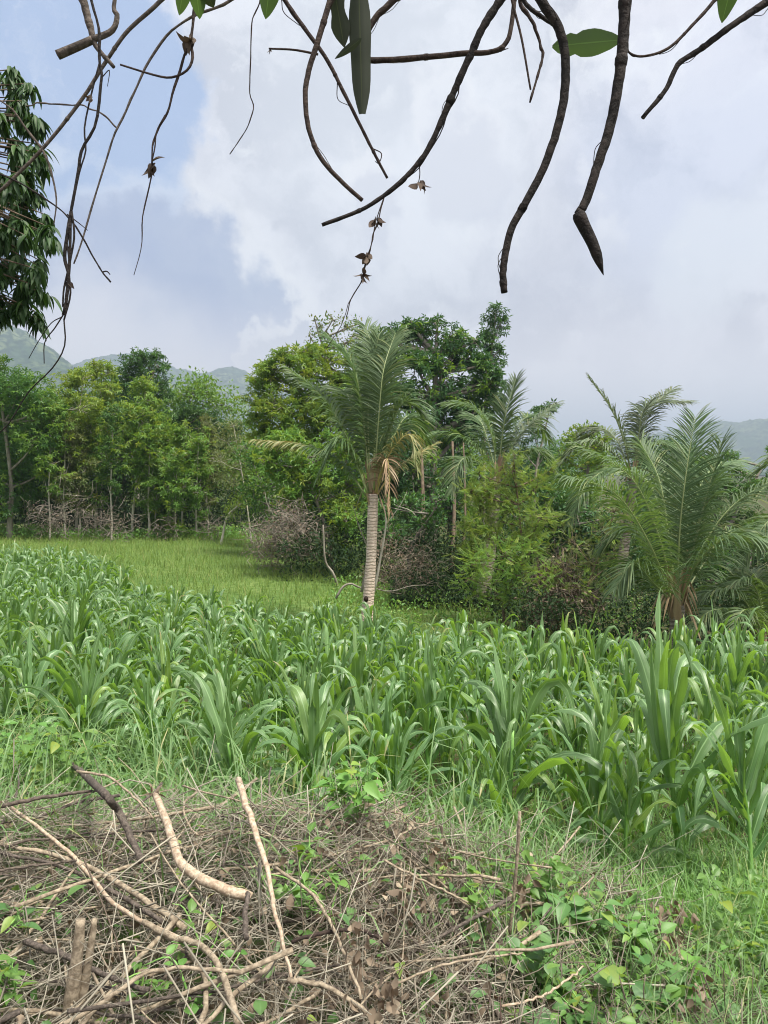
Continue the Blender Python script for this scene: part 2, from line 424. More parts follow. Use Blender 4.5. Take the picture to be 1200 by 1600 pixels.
M = {}
M['corn'] = leafmat('corn_leaf', (0.044, 0.112, 0.038), (0.150, 0.255, 0.110), (0.20, 0.30, 0.06), rough=.46, trans=.34, tcol=(0.30, 0.54, 0.05), rib=(0.319, 0.493, 0.232), ribw=.13, streak=.2, spec=.7, tip=(.34, .27, .13))
M['corn_stalk'] = leafmat('corn_stalk', (0.140, 0.308, 0.063), (0.210, 0.378, 0.098), rough=.5, trans=0)
M['grass'] = leafmat('weed_grass', (0.075, 0.155, 0.048), (0.172, 0.282, 0.109), (0.322, 0.310, 0.149), rough=.5, trans=.3, tcol=(0.299, 0.483, 0.103))
M['grass_dark'] = leafmat('field_weeds', (0.073, 0.170, 0.041), (0.130, 0.259, 0.056), (0.244, 0.292, 0.097), rough=.5, trans=.3, tcol=(0.324, 0.583, 0.082))
M['meadow'] = leafmat('meadow_grass', (0.105, 0.175, 0.039), (0.175, 0.252, 0.063), (0.280, 0.266, 0.112), rough=.7, trans=.25, tcol=(0.350, 0.504, 0.084), spec=.2)
M['tree_dark'] = leafmat('leaf_dark_green', (0.041, 0.108, 0.030), (0.068, 0.155, 0.041), (0.115, 0.216, 0.047), rough=.42, trans=.22, tcol=(0.189, 0.378, 0.041), spec=.28)
M['tree_deep'] = leafmat('leaf_deep_green', (0.034, 0.088, 0.034), (0.058, 0.124, 0.046), (0.091, 0.169, 0.052), rough=.42, trans=.2, tcol=(0.130, 0.286, 0.039), spec=.28)
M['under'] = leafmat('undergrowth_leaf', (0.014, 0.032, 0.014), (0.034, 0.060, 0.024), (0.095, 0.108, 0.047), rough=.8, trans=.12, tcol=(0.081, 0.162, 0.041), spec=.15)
M['tree_mid'] = leafmat('leaf_mid_green', (0.070, 0.162, 0.031), (0.120, 0.225, 0.050), (0.197, 0.309, 0.056), rough=.45, trans=.28, tcol=(0.337, 0.534, 0.050), spec=.28)
M['tree_light'] = leafmat('leaf_light_green', (0.090, 0.174, 0.034), (0.150, 0.234, 0.048), (0.264, 0.288, 0.042), rough=.5, trans=.32, tcol=(0.432, 0.552, 0.048), spec=.28)
M['tree_yellow'] = leafmat('leaf_yellow_green', (.12, .20, .035), (.18, .25, .045), (.26, .27, .04), rough=.5, trans=.34, tcol=(.40, .50, .05), spec=.28)
M['tree_olive'] = leafmat('leaf_olive_green', (0.091, 0.130, 0.049), (0.143, 0.176, 0.065), (0.208, 0.195, 0.078), rough=.55, trans=.25, tcol=(0.338, 0.390, 0.078), spec=.28)
M['feather'] = leafmat('leaf_feathery', (0.108, 0.216, 0.051), (0.172, 0.294, 0.064), (0.287, 0.359, 0.071), rough=.5, trans=.32, tcol=(0.489, 0.661, 0.071), spec=.28)
M['feather_yellow'] = leafmat('leaf_feathery_yellow', (.14, .22, .05), (.20, .28, .06), (.26, .29, .07), rough=.5, trans=.32, tcol=(.40, .50, .07), spec=.28)
M['palm'] = leafmat('palm_leaflet', (0.058, 0.105, 0.045), (0.098, 0.155, 0.068), (0.18, 0.21, 0.08), rough=.55, trans=.2, tcol=(0.243, 0.405, 0.054), spec=.4)
M['palm_grey'] = leafmat('palm_leaflet_grey', (0.090, 0.128, 0.075), (0.143, 0.188, 0.108), (0.210, 0.225, 0.135), rough=.55, trans=.15, tcol=(0.225, 0.300, 0.090), spec=.35)
M['palm_yellow'] = leafmat('palm_leaflet_yellow', (.16, .20, .07), (.25, .26, .11), (.36, .31, .15), rough=.5, trans=.25, tcol=(.45, .38, .1))
M['palm_dead'] = leafmat('palm_dry_sheath', (.20, .13, .075), (.36, .26, .16), (.45, .36, .24), rough=.8, trans=.05, tcol=(.3, .2, .1))
M['rachis'] = leafmat('palm_midrib', (.20, .26, .10), (.28, .33, .14), rough=.45, trans=0)
M['rachis_yellow'] = leafmat('palm_stalk_yellow', (.36, .28, .09), (.42, .34, .13), rough=.5, trans=0)
M['mango'] = leafmat('mango_leaf', (.016, .045, .014), (.034, .078, .022), (.06, .12, .025), rough=.55, trans=.16, tcol=(.08, .18, .02), rib=(.08, .13, .05), ribw=.10, spec=.3)
M['weed'] = leafmat('weed_leaf', (.075, .185, .035), (.13, .26, .055), (.24, .32, .05), rough=.5, trans=.3, tcol=(.32, .5, .06), rib=(.16, .3, .09), ribw=.1)
M['vine'] = leafmat('vine_leaf', (.060, .150, .045), (.11, .22, .065), (.22, .30, .06), rough=.5, trans=.28, tcol=(.28, .45, .06), rib=(.14, .26, .09), ribw=.1)
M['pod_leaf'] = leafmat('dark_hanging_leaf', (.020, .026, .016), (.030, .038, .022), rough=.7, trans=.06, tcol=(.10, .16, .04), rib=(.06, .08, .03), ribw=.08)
M['leaf_green'] = leafmat('green_hanging_leaf', (.030, .065, .018), (.05, .095, .025), rough=.5, trans=.30, tcol=(.12, .22, .04), rib=(.14, .25, .06), ribw=.07)  # plain green leaf colour, lighter than the dark hanging leaf
M['dead_leaf'] = leafmat('withered_leaf', (.12, .088, .062), (.25, .195, .14), (.36, .30, .22), rough=.85, trans=.12, tcol=(.3, .17, .08))
M['bud'] = leafmat('dry_bud', (.05, .035, .028), (.11, .08, .06), rough=.9, trans=.1, tcol=(.1, .06, .04))
M['dry_twig'] = leafmat('dry_twig', (.14, .125, .098), (.40, .375, .30), (.11, .085, .065), rough=.85, trans=0, spec=.2)
M['brown_twig'] = leafmat('brown_twig', (.095, .080, .062), (.25, .22, .17), (.07, .045, .035), rough=.85, trans=0, spec=.2)
M['grey_twig'] = leafmat('grey_twig', (.13, .115, .095), (.28, .25, .21), (.1, .08, .07), rough=.85, trans=0, spec=.2)
M['bark_grey'] = barkmat('bark_grey', (.16, .14, .115), (.30, .275, .235), 9)
M['bark_pale'] = barkmat('bark_pale', (.36, .33, .27), (.58, .54, .46), 10)
M['bark_brown'] = barkmat('bark_brown', (.09, .065, .045), (.19, .145, .105), 10)
M['palm_bark'] = barkmat('palm_bark', (.60, .48, .39), (.78, .66, .56), 14, stretch=.5, ring=(.44, .35, .28), ringscale=4.6, bump=.8)
M['palm_bark_grey'] = barkmat('palm_bark_grey', (.2, .175, .14), (.34, .30, .25), 12, stretch=.5, ring=(.15, .125, .10), ringscale=4, bump=.7)
M['dark_bark'] = barkmat('dark_branch_bark', (.009, .008, .008), (.028, .022, .020), 60, stretch=1, bump=.5)  # near-black bark colour of the overhead branches
M['brown_branch'] = barkmat('brown_branch_bark', (.026, .018, .016), (.060, .042, .034), 60, stretch=1, bump=.5)
M['grey_branch'] = barkmat('grey_branch_bark', (.06, .05, .042), (.14, .115, .098), 60, stretch=1, bump=.5)
M['peeled'] = barkmat('peeled_branch', (.27, .20, .14), (.50, .41, .31), 40, stretch=1, bump=.3)
M['tan_branch'] = barkmat('tan_branch', (.17, .135, .095), (.36, .30, .22), 45, stretch=1, bump=.3)
M['dark_stick'] = barkmat('dark_stick', (.06, .048, .04), (.13, .105, .085), 60, stretch=1, bump=.3)
M['hole'] = barkmat('hollow_dark', (.012, .008, .006), (.03, .018, .012), 20)

def groundmat():
    m, nt, n, l = newmat('field_ground')
    out = n.new('ShaderNodeOutputMaterial'); pb = n.new('ShaderNodeBsdfPrincipled'); l.new(pb.outputs[0], out.inputs[0])
    tc = n.new('ShaderNodeTexCoord')
    def noise(s, d=5):
        t = n.new('ShaderNodeTexNoise'); t.inputs['Scale'].default_value = s; t.inputs['Detail'].default_value = d; l.new(tc.outputs['Object'], t.inputs['Vector']); return t.outputs['Fac']
    a = rgbmix(n, l, maprange(n, l, noise(1.3), .35, .65), (.060, .045, .028), (.10, .075, .048))
    a = rgbmix(n, l, maprange(n, l, noise(9), .4, .6), a, (.045, .075, .022))
    g = rgbmix(n, l, maprange(n, l, noise(.35), .35, .65), (.09, .15, .04), (.14, .20, .06))
    g = rgbmix(n, l, maprange(n, l, noise(6), .3, .7), g, (.055, .11, .022))
    sx = n.new('ShaderNodeSeparateXYZ'); l.new(tc.outputs['Object'], sx.inputs[0])
    # meadow beyond the corn (left half), bare and weedy under the trees
    my = maprange(n, l, sx.outputs['Y'], 12, 17); mx = maprange(n, l, sx.outputs['X'], 0, 4, 1, 0)
    mf = n.new('ShaderNodeMath'); mf.operation = 'MULTIPLY'; l.new(my, mf.inputs[0]); l.new(mx, mf.inputs[1])
    my2 = maprange(n, l, sx.outputs['Y'], 37, 42, 1, .25); mg = n.new('ShaderNodeMath'); mg.operation = 'MULTIPLY'; l.new(mf.outputs[0], mg.inputs[0]); l.new(my2, mg.inputs[1])
    l.new(rgbmix(n, l, mg.outputs[0], a, g), pb.inputs['Base Color']); pb.inputs['Roughness'].default_value = .95
    pb.inputs['Specular IOR Level'].default_value = .15
    bp = n.new('ShaderNodeBump'); bp.inputs['Strength'].default_value = .6; bp.inputs['Distance'].default_value = .05
    l.new(noise(14, 6), bp.inputs['Height']); l.new(bp.outputs[0], pb.inputs['Normal'])
    return m
M['ground'] = groundmat()
def hillmat():
    m, nt, n, l = newmat('forested_hill')
    out = n.new('ShaderNodeOutputMaterial'); pb = n.new('ShaderNodeBsdfPrincipled'); l.new(pb.outputs[0], out.inputs[0])
    tc = n.new('ShaderNodeTexCoord')
    def noise(s, d=4):
        t = n.new('ShaderNodeTexNoise'); t.inputs['Scale'].default_value = s; t.inputs['Detail'].default_value = d; l.new(tc.outputs['Object'], t.inputs['Vector']); return t.outputs['Fac']
    a = rgbmix(n, l, maprange(n, l, noise(.007, 5), .42, .60), (.030, .060, .026), (.10, .13, .06))
    a = rgbmix(n, l, maprange(n, l, noise(.06, 5), .42, .56), a, (.014, .034, .014))  # dark gaps between tree crowns: shade put into the colour
    l.new(a, pb.inputs['Base Color']); pb.inputs['Roughness'].default_value = 1; pb.inputs['Specular IOR Level'].default_value = 0
    return m
M['hill'] = hillmat()

# ---------------------------------------------------------------- ground sheet and hills
def grid_mesh(name, X, Y, Z, mat):
    ny, nx = X.shape; V = np.stack([X, Y, Z], -1).reshape(-1, 3)
    idx = np.arange(nx * ny).reshape(ny, nx)
    Q = np.stack([idx[:-1, :-1], idx[:-1, 1:], idx[1:, 1:], idx[1:, :-1]], -1).reshape(-1, 4)
    mb = MB(); mb.add(V, Q, (0, 0, .5)); return mb.build(name, mat)
ax = np.linspace(-1, 1, 240); gx = np.sign(ax) * (np.abs(ax) * 14 + (np.abs(ax) ** 9) * 6400)
ay = np.linspace(0, 1, 260); gy = -6 + ay * 52 + ay ** 14 * 6800
X, Y = np.meshgrid(gx, gy)
tag(grid_mesh('ground', X, Y, gz(X, Y), M['ground']), kind='structure')

def hill(name, prof, r0, r1, rb, seed, amp):
    px = np.arange(-420, 1640, 2.2); pys = np.interp(px, [p[0] for p in prof], [p[1] for p in prof])
    az = (px - 600) / F; rr = np.concatenate([np.linspace(r0, r1, 150), np.linspace(r1, rb, 14)[1:]])
    top = (740 - pys) / F * r1
    A, Rr = np.meshgrid(az, rr); H = np.broadcast_to(top, A.shape)
    f = np.where(Rr <= r1, sstep(r0, r1 * 1.0, Rr) ** .85, 1 - sstep(r1, rb, Rr))
    X = A * Rr; Y = Rr
    Z = H * f + (fbm(X, Y, r1 * .16, 4, seed) * r1 * .035 + np.abs(vnoise(X, Y, r1 * .10, seed + 9)) * r1 * -.02) * np.clip(f * (1.02 - f) * 4, 0, 1)
    Z = Z + (np.abs(vnoise(X, Y, 17, seed + 3)) + .7 * vnoise(X, Y, 9, seed + 4)) * amp * 1.6 * np.clip(f * 3, 0, 1) + CAMZ - 2
    tag(grid_mesh(name, X, Y, Z, M['hill']), kind='structure')
hill('hills', [(-420, 470), (-60, 506), (0, 516), (22, 520), (45, 528), (62, 540), (78, 548), (95, 560), (112, 572), (135, 592), (170, 625), (260, 690), (420, 735), (1640, 740)], 1050, 1900, 2600, 1, 7)
hill('hills', [(-420, 600), (40, 585), (110, 576), (140, 566), (165, 560), (205, 557), (240, 553), (252, 564), (275, 580), (300, 586), (322, 590), (345, 581), (365, 579), (385, 584), (402, 598), (440, 612), (500, 640), (600, 665),
                (800, 690), (960, 690), (1040, 676), (1080, 665), (1112, 661), (1150, 664), (1200, 660), (1260, 648), (1640, 620)], 1900, 3000, 4200, 5, 10)

# ---------------------------------------------------------------- trees
def tree(name, label, D, base, lobes, leaf='tree_mid', bark='bark_grey', trunk=.09, size=.16, tmpl=DIA, cov=2.3, clump=.24, group=None,
         extra_trunks=(), cat='tree', depth=.8, flat=.85, leaves2=None, upright=.2, lean=(0, 0), aspect=.5, twigs=True, parts=('trunk', 'crown')):
    """lobes: (px, py, r_px[, dy]) rounded masses of the crown, each given real depth and size"""
    bp = P(base, 740, D); bx = bp[0]; bz = float(gz(bx, D)); root = thing(name, label, cat, (bx, D, bz), group)
    tr = MB(); cr = MB(); cr2 = MB(); hasc2 = False
    cen = []; rad = []
    for lb in lobes:
        r = lb[2] / F * D; dy = lb[3] if len(lb) > 3 else (rng.random() - .5) * depth * 2 * r
        c = P(lb[0], lb[1], D + dy); cen.append(c); rad.append(r)
    cen = np.array(cen); rad = np.array(rad)
    top = cen[cen[:, 2].argmax()]; zmin = (cen[:, 2] - rad).min()
    forkz = max(bz + .35 * (top[2] - bz), min(zmin + .3, bz + .6 * (top[2] - bz)))
    mainx = cen[:, 0].mean(); 
    b0 = np.array([bx, D, bz - .15])
    fork = np.array([bx + (mainx - bx) * .35 + lean[0], D + lean[1], forkz])
    path = spl([b0, b0 * .6 + fork * .4 + rng.normal(0, .04, 3) * [1, 1, 0], fork, fork * .35 + top * .65, top], 14)
    tubes(tr, path, np.linspace(1, .18, 14) ** 1.0 * trunk, 8)
    for (x0, x1, y1, tr_r) in extra_trunks:
        a = P(x0, 740, D + .3); a[2] = gz(a[0], D) - .1; b = P(x1, y1, D + .4)
        tubes(tr, spl([a, (a + b) / 2 + rng.normal(0, .06, 3) * [1, 1, 0], b], 8), np.linspace(1, .45, 8) * tr_r, 7)
    tipsA = []; 
    for c, r in zip(cen, rad):
        tpar = np.clip((c[2] - r * .5 - forkz) / max(top[2] - forkz, .1), 0.0, .85)
        at = path[int(6 + tpar * 6)]
        if c[2] < forkz: at = path[5]
        br = spl([at, at * .45 + c * .55 + [0, 0, -.12 * r], c], 7)
        tubes(tr, br, np.linspace(.42, .14, 7) * trunk, 5)
        nt = int(np.clip(9 + 16 * r, 10, 60))
        d = nrm(rng.normal(0, 1, (nt, 3)) + [0, -.15, .25]); tips = c + d * r * (rng.random((nt, 1)) ** .45) * [1, 1, flat]
        if twigs:
            q = c + (tips - c) * .1; mid = (q + tips) / 2 + rng.normal(0, .06 * r, (nt, 3))
            tubes(tr, np.stack([q, mid, tips], 1), np.broadcast_to(np.array([.10, .06, .03]) * trunk + .003, (nt, 3)), 4)
        n = int(cov * pi * r * r / (.55 * size * size * aspect * (1 if tmpl is DIA else 2.2)))
        k = rng.integers(0, nt, n); cs = clump * r
        off = rng.normal(0, 1, (n, 3)) * cs * [1, 1, .7]
        pos = tips[k] + off
        dd = nrm((pos - c) * .8 / r + rng.normal(0, .8, (n, 3)) + [0, 0, upright - .2])
        up = rng.normal(0, .55, (n, 3)) + [0, 0, 1]
        v = rng.random(nt)[k] * .75 + rng.random(n) * .25
        sz = size * (.7 + .6 * rng.random(n))
        if leaves2 is not None:
            sel = (rng.random(nt) < leaves2[1])[k]
            if sel.any(): inst(cr2, tmpl if tmpl is not DIA else DIA2, pos[sel], dd[sel], up[sel], sz[sel], v[sel]); hasc2 = True
            inst(cr, tmpl if tmpl is not DIA else DIA2, pos[~sel], dd[~sel], up[~sel], sz[~sel], v[~sel])
        else: inst(cr, tmpl if tmpl is not DIA else DIA2, pos, dd, up, sz, v)
    ks = [tr.build(parts[0], M[bark], root), cr.build(parts[1], M[leaf], root, smooth=False)]
    if hasc2: ks.append(cr2.build('young_leaves', M[leaves2[0]], root, smooth=False))
    kids[root.name] = ks
    return root
DIA2 = (DIA[0] * np.array([.5, 1, 1]), DIA[1], DIA[2])

G1 = 'slender trees of the grove behind the meadow'
def lob(x0, x1, y0, y1, r, n):
    """n masses of radius about r inside an ellipse of photo pixels"""
    out = []
    for k in range(n):
        for _ in range(30):
            u, v = rng.random(2) * 2 - 1
            if u * u + v * v <= 1 and all((u - a) ** 2 + (v - b) ** 2 > .9 / n for a, b in [o[3] for o in out]): break
        out.append(((x0 + x1) / 2 + u * (x1 - x0) / 2, (y0 + y1) / 2 + v * (y1 - y0) / 2, r * (.75 + .5 * rng.random()), (u, v)))
    return [(a, b, c) for a, b, c, _ in out]

# back row of the grove: copies of a few trees farther behind
proto_back = []
for i, (nm, lf) in enumerate((('tree_deep', 'tree_deep'), ('tree_dark', 'tree_dark'), ('tree_mid', 'tree_mid'))):
    proto_back.append(tree('grove_tree', 'dense dark tree standing in the back row of the grove', 50, 60 + i * 130, lob(0 + i * 130, 120 + i * 130, 610, 800, 38, 17),
                           leaf=lf, trunk=.13, size=.26, cov=1.9, group='dense trees in the back row of the grove'))
kbk = 0
for i, x in enumerate(np.linspace(-34, 22, 17)):
    if abs(x - proto_back[0].location.x) < 1: continue
    yy = 50 + (i % 3) * 3.0
    dup(proto_back[i % 3], (x, yy, float(gz(x, yy))), rng.random() * 6.28, .74 + .18 * rng.random() if x < -13 else .58 + .16 * rng.random(), label='dense dark tree in the back row, ' + ('at the left edge above the thick grey trunk', 'behind the yellow green feathery trees', 'behind the tallest dark blue green tree', 'between the grove and the big light green tree', 'behind the coconut palm', 'behind the middle palm and the feathery bush', 'behind the big low palm at the right')[int(np.searchsorted([60, 170, 290, 480, 660, 900], 600 + x / yy * F))])

tree('mahogany_tree', 'dark full tree with grey trunk at the left edge of the grove', 37, 12,
     [(30, 612, 44), (-20, 620, 46), (60, 640, 36), (10, 665, 50), (55, 690, 34), (-20, 720, 46), (30, 745, 38), (88, 650, 22), (-5, 575, 20), (70, 735, 26), (0, 785, 30)], leaf='tree_dark', trunk=.17, size=.20, tmpl=ROSETTE, cov=2.2, leaves2=('tree_mid', .35))
tree('feathery_tree', 'yellow green feathery tree rising above the left part of the grove', 39, 118,
     [(112, 598, 24), (130, 592, 20), (98, 625, 22), (125, 640, 30), (90, 665, 20), (115, 690, 26), (140, 670, 22), (100, 650, 20)], leaf='tree_light', leaves2=('tree_yellow', .2), bark='bark_pale', trunk=.085, size=.23, tmpl=ROSETTE, cov=1.8, clump=.28)
tree('feathery_tree', 'tree with the yellowest top, left of the tallest dark tree of the grove', 41, 155,
     [(158, 572, 17), (150, 590, 18), (170, 585, 14), (165, 612, 22), (150, 640, 26), (175, 650, 24), (160, 690, 30)], leaf='tree_light', leaves2=('tree_yellow', .45), bark='bark_pale', trunk=.08, size=.23, tmpl=ROSETTE, cov=1.7, clump=.28)
tree('leafy_tree', 'tallest dark blue green tree in the middle of the grove', 43, 215,
     [(208, 568, 22), (225, 560, 18), (245, 556, 13), (250, 575, 15), (198, 590, 22), (230, 595, 26), (255, 605, 20), (212, 630, 32), (240, 650, 30), (200, 680, 30)], leaf='tree_deep', leaves2=('tree_dark', .3), trunk=.12, size=.22, tmpl=ROSETTE, cov=1.9)
tree('leafy_tree', 'light green tree with a leaning pale trunk in front of the tallest dark one', 38, 205,
     [(228, 600, 18), (232, 625, 24), (215, 650, 26), (245, 660, 26), (200, 690, 26), (232, 700, 30), (255, 690, 22), (218, 730, 26)], leaf='tree_mid', leaves2=('tree_light', .45), bark='bark_pale', trunk=.085, size=.23, tmpl=ROSETTE, cov=1.9)
tree('leafy_tree', 'dark rounded tree behind the right part of the grove', 44, 310,
     [(285, 650, 20), (310, 650, 18), (335, 660, 18), (352, 672, 18), (300, 680, 28), (335, 695, 28), (290, 700, 30), (370, 675, 20)], leaf='tree_deep', leaves2=('tree_dark', .4), trunk=.12, size=.20, tmpl=ROSETTE, cov=2.0)
tree('leafy_tree', 'grove tree with a patch of yellow leaves right of centre', 38, 283,
     [(280, 690, 24), (292, 675, 18), (300, 720, 26), (268, 730, 26), (290, 755, 24), (312, 700, 20)], leaf='tree_mid', leaves2=('tree_yellow', .15), bark='bark_pale', trunk=.07, size=.23, tmpl=ROSETTE, cov=1.8)
tree('sapling', 'airy grey green sapling with forked pale stem at the right end of the grove', 36, 392,
     [(365, 665, 17), (355, 690, 22), (378, 695, 18), (345, 720, 22), (375, 725, 22), (362, 755, 20)], leaf='tree_olive', bark='bark_pale', trunk=.05, size=.13, cov=1.2, clump=.42)
tree('sapling', 'small tree bent to the right over the meadow edge', 35, 343,
     [(385, 778, 15), (372, 790, 17), (362, 802, 13), (398, 770, 12)], leaf='tree_light', bark='bark_pale', trunk=.07, size=.12, cov=1.4, clump=.4)
sl = [(75, 700, 'tree_mid', 'slim tree between the dark left tree and the pale stems'), (98, 720, 'tree_olive', 'thin pale stemmed tree, first of the pair left of the dead brush'),
      (122, 735, 'tree_olive', 'thin pale stemmed tree, second of the pair left of the dead brush'), (148, 720, 'tree_mid', 'small crowned tree with a short pale crooked stem'),
      (172, 700, 'tree_dark', 'slim dark tree behind the crooked stem'), (230, 730, 'tree_mid', 'thin straight tree just right of the leaning pale trunk'),
      (242, 760, 'tree_mid', 'thin tree whose stem leans right in the middle of the grove'), (262, 740, 'tree_dark', 'short dark crowned tree in the middle of the grove'),
      (272, 765, 'tree_mid', 'one of the thin stems standing in the open right of the leaning one'), (305, 745, 'tree_mid', 'slim tree with tall bare stem in the right half of the grove'),
      (322, 720, 'tree_olive', 'grey green slim tree near the right end of the grove'), (45, 745, 'tree_dark', 'low dark tree beside the thick grey trunk at the left edge')]
for i, (x, y, lf, lb_) in enumerate(sl):
    tree('slender_tree', lb_, 36.5 + (i % 4), x, [(x + rng.normal(4, 5), y - 30 + rng.normal(0, 8), 20), (x + 12, y - 4, 18), (x - 9, y, 18), (x + 4, y + 24, 18), (x + 5, y - 55, 17), (x - 6, y + 48, 15), (x + 9, y + 62, 13), (x - 2, y - 30, 16)],
         leaf=lf, bark='bark_pale', trunk=.055 + .02 * (i % 2), size=.21, tmpl=ROSETTE, cov=1.7, clump=.24, group=G1, leaves2=('tree_light', .2))

# dark trees massed in the middle distance
tree('broad_tree', 'big light green rounded tree left of the coconut palm', 30, 470,
     [(428, 590, 34), (412, 630, 30), (455, 565, 26), (480, 590, 34), (445, 640, 40), (500, 560, 26), (490, 630, 40), (415, 670, 26), (530, 600, 34), (455, 690, 40), (525, 660, 42), (400, 600, 14), (395, 655, 14), (560, 560, 26), (570, 600, 34), (560, 650, 40), (585, 540, 20), (420, 575, 20), (480, 550, 20)],
     leaf='tree_mid', leaves2=('tree_light', .6), trunk=.2, size=.19, tmpl=ROSETTE, cov=2.3)
tree('thin_crowned_tree', 'wispy topped tree rising just left behind the coconut palm', 32, 540,
     [(500, 512, 12), (520, 500, 13), (540, 512, 15), (560, 505, 11), (512, 530, 15), (545, 535, 20), (485, 530, 9), (565, 525, 14), (530, 560, 24), (555, 575, 26), (492, 500, 6)],
     leaf='tree_olive', leaves2=('tree_dark', .4), trunk=.12, size=.15, cov=1.0, clump=.42)
tree('broad_tree', 'biggest dark green tree, standing behind and right of the coconut palm', 31, 672,
     [(625, 530, 24), (640, 505, 15), (660, 520, 26), (683, 505, 15), (700, 530, 28), (615, 560, 28), (650, 570, 36), (690, 580, 38), (730, 565, 28), (722, 528, 14), (742, 535, 15), (755, 570, 24),
      (772, 590, 18), (745, 605, 30), (700, 630, 40), (650, 630, 44), (610, 620, 36), (735, 640, 30), (670, 680, 46), (620, 690, 42), (715, 690, 38), (645, 740, 44), (700, 745, 40), (610, 760, 36), (680, 800, 36), (725, 790, 30), (630, 820, 30), (765, 600, 24), (772, 628, 16), (752, 645, 28), (725, 660, 32), (600, 530, 22), (590, 580, 30), (640, 520, 22), (715, 545, 22)],
     leaf='tree_deep', leaves2=('tree_mid', .22), trunk=.26, size=.24, tmpl=ROSETTE, cov=1.9, extra_trunks=[(655, 650, 760, .13), (700, 705, 740, .13), (712, 716, 760, .09), (625, 628, 780, .08)])
tree('tall_sprig_tree', 'open topped tree whose tufts stand highest at the right of the dark mass', 33, 752,
     [(775, 487, 14), (765, 505, 13), (787, 500, 10), (772, 525, 15), (762, 548, 17), (781, 545, 10), (752, 575, 22), (776, 570, 16), (745, 610, 26), (770, 600, 16), (758, 530, 14), (780, 510, 12)],
     leaf='tree_deep', leaves2=('tree_dark', .4), trunk=.10, size=.18, tmpl=ROSETTE, cov=1.7, clump=.3)
tree('leafy_tree', 'yellowish green tree in front of the big light green one', 26, 520,
     [(430, 700, 26), (460, 690, 26), (490, 720, 34), (440, 735, 28), (530, 705, 36), (500, 760, 38), (455, 775, 30), (545, 760, 34), (540, 810, 34), (470, 740, 24), (520, 860, 28), (560, 700, 24), (415, 720, 16)],
     leaf='tree_mid', leaves2=('tree_light', .4), bark='bark_grey', trunk=.10, size=.19, tmpl=ROSETTE, cov=2.0, clump=.28)
tree('leafy_tree', 'dark tree filling the gap between the grove and the meadow corner', 34, 430,
     [(400, 720, 26), (425, 760, 30), (395, 770, 24), (450, 800, 28), (415, 800, 24), (480, 820, 26), (385, 700, 16)], leaf='tree_dark', leaves2=('tree_mid', .3), trunk=.1, size=.17, cov=2.0)
tree('leafy_tree', 'dark low tree right behind the coconut palm trunk', 24, 640,
     [(640, 790, 28), (615, 830, 26), (670, 820, 26), (600, 790, 20), (690, 780, 24), (650, 850, 18)], leaf='tree_dark', leaves2=('tree_deep', .4), trunk=.09, size=.14, cov=1.9)
tree('leafy_tree', 'tree with dark tufts leaning out right of the middle palm', 26, 835,
     [(845, 640, 13), (860, 633, 11), (828, 655, 13), (835, 680, 18), (820, 705, 22), (850, 710, 16)], leaf='tree_deep', leaves2=('tree_dark', .5), trunk=.08, size=.16, tmpl=ROSETTE, cov=1.4)
tree('leafy_tree', 'light green tree behind the grey palm', 30, 920,
     [(905, 675, 17), (925, 672, 15), (890, 690, 17), (915, 700, 24), (880, 715, 20), (945, 690, 18), (935, 730, 26), (895, 750, 28)], leaf='tree_mid', leaves2=('tree_light', .4), trunk=.12, size=.17, cov=2.0)
tree('leafy_tree', 'dark green tree with tufted top far right behind the big palm', 28, 1130,
     [(1140, 712, 14), (1125, 725, 18), (1150, 735, 15), (1105, 735, 20), (1130, 760, 26), (1170, 770, 26), (1100, 790, 30), (1195, 755, 20), (1205, 705, 10), (1160, 820, 36), (1210, 830, 36)], leaf='tree_dark', leaves2=('tree_mid', .2), trunk=.12, size=.17, tmpl=ROSETTE, cov=1.9)
tree('leafy_tree', 'deep green tree behind the feathery bush on the right', 24, 870,
     [(850, 780, 38), (900, 800, 40), (830, 830, 34), (880, 850, 40), (940, 830, 36), (790, 800, 30), (980, 800, 34), (930, 890, 36), (1000, 870, 36), (780, 860, 30), (820, 900, 30), (880, 920, 26)], leaf='tree_deep', leaves2=('tree_dark', .3), trunk=.12, size=.15, cov=2.2)
tree('leafy_tree', 'shaded tree at the far right behind the low palms', 22, 1160,
     [(1130, 880, 44), (1180, 860, 44), (1220, 900, 44), (1090, 900, 38), (1150, 940, 34), (1210, 960, 34)], leaf='tree_deep', leaves2=('tree_dark', .3), trunk=.1, size=.14, cov=2.0)

# feathery bushes in front of the trees
tree('feathery_bush', 'big feathery bush with yellow green top beside the corn', 17.5, 840,
     [(770, 760, 26), (735, 770, 18), (800, 735, 22), (802, 712, 12), (835, 765, 26), (860, 735, 12), (750, 800, 28), (800, 800, 32), (845, 810, 30), (735, 830, 24), (780, 840, 30), (720, 855, 14), (825, 850, 26), (752, 772, 22), (748, 740, 14), (760, 830, 24), (745, 870, 20)],
     leaf='feather', leaves2=('feather_yellow', .45), bark='bark_brown', trunk=.05, size=.23, tmpl=PINN, cov=10, clump=.28, cat='bush', extra_trunks=[(860, 850, 880, .05), (872, 880, 860, .045), (825, 815, 870, .03), (850, 838, 850, .03)])
tree('feathery_bush', 'lower green feathery bush at the foot of the yellow green one', 16.2, 790,
     [(750, 880, 24), (790, 870, 26), (735, 905, 18), (770, 915, 26), (815, 900, 24), (740, 925, 16), (830, 860, 20), (850, 905, 18), (800, 935, 18)],
     leaf='feather', leaves2=('tree_mid', .3), bark='bark_brown', trunk=.04, size=.22, tmpl=PINN, cov=8.5, clump=.36, cat='bush')
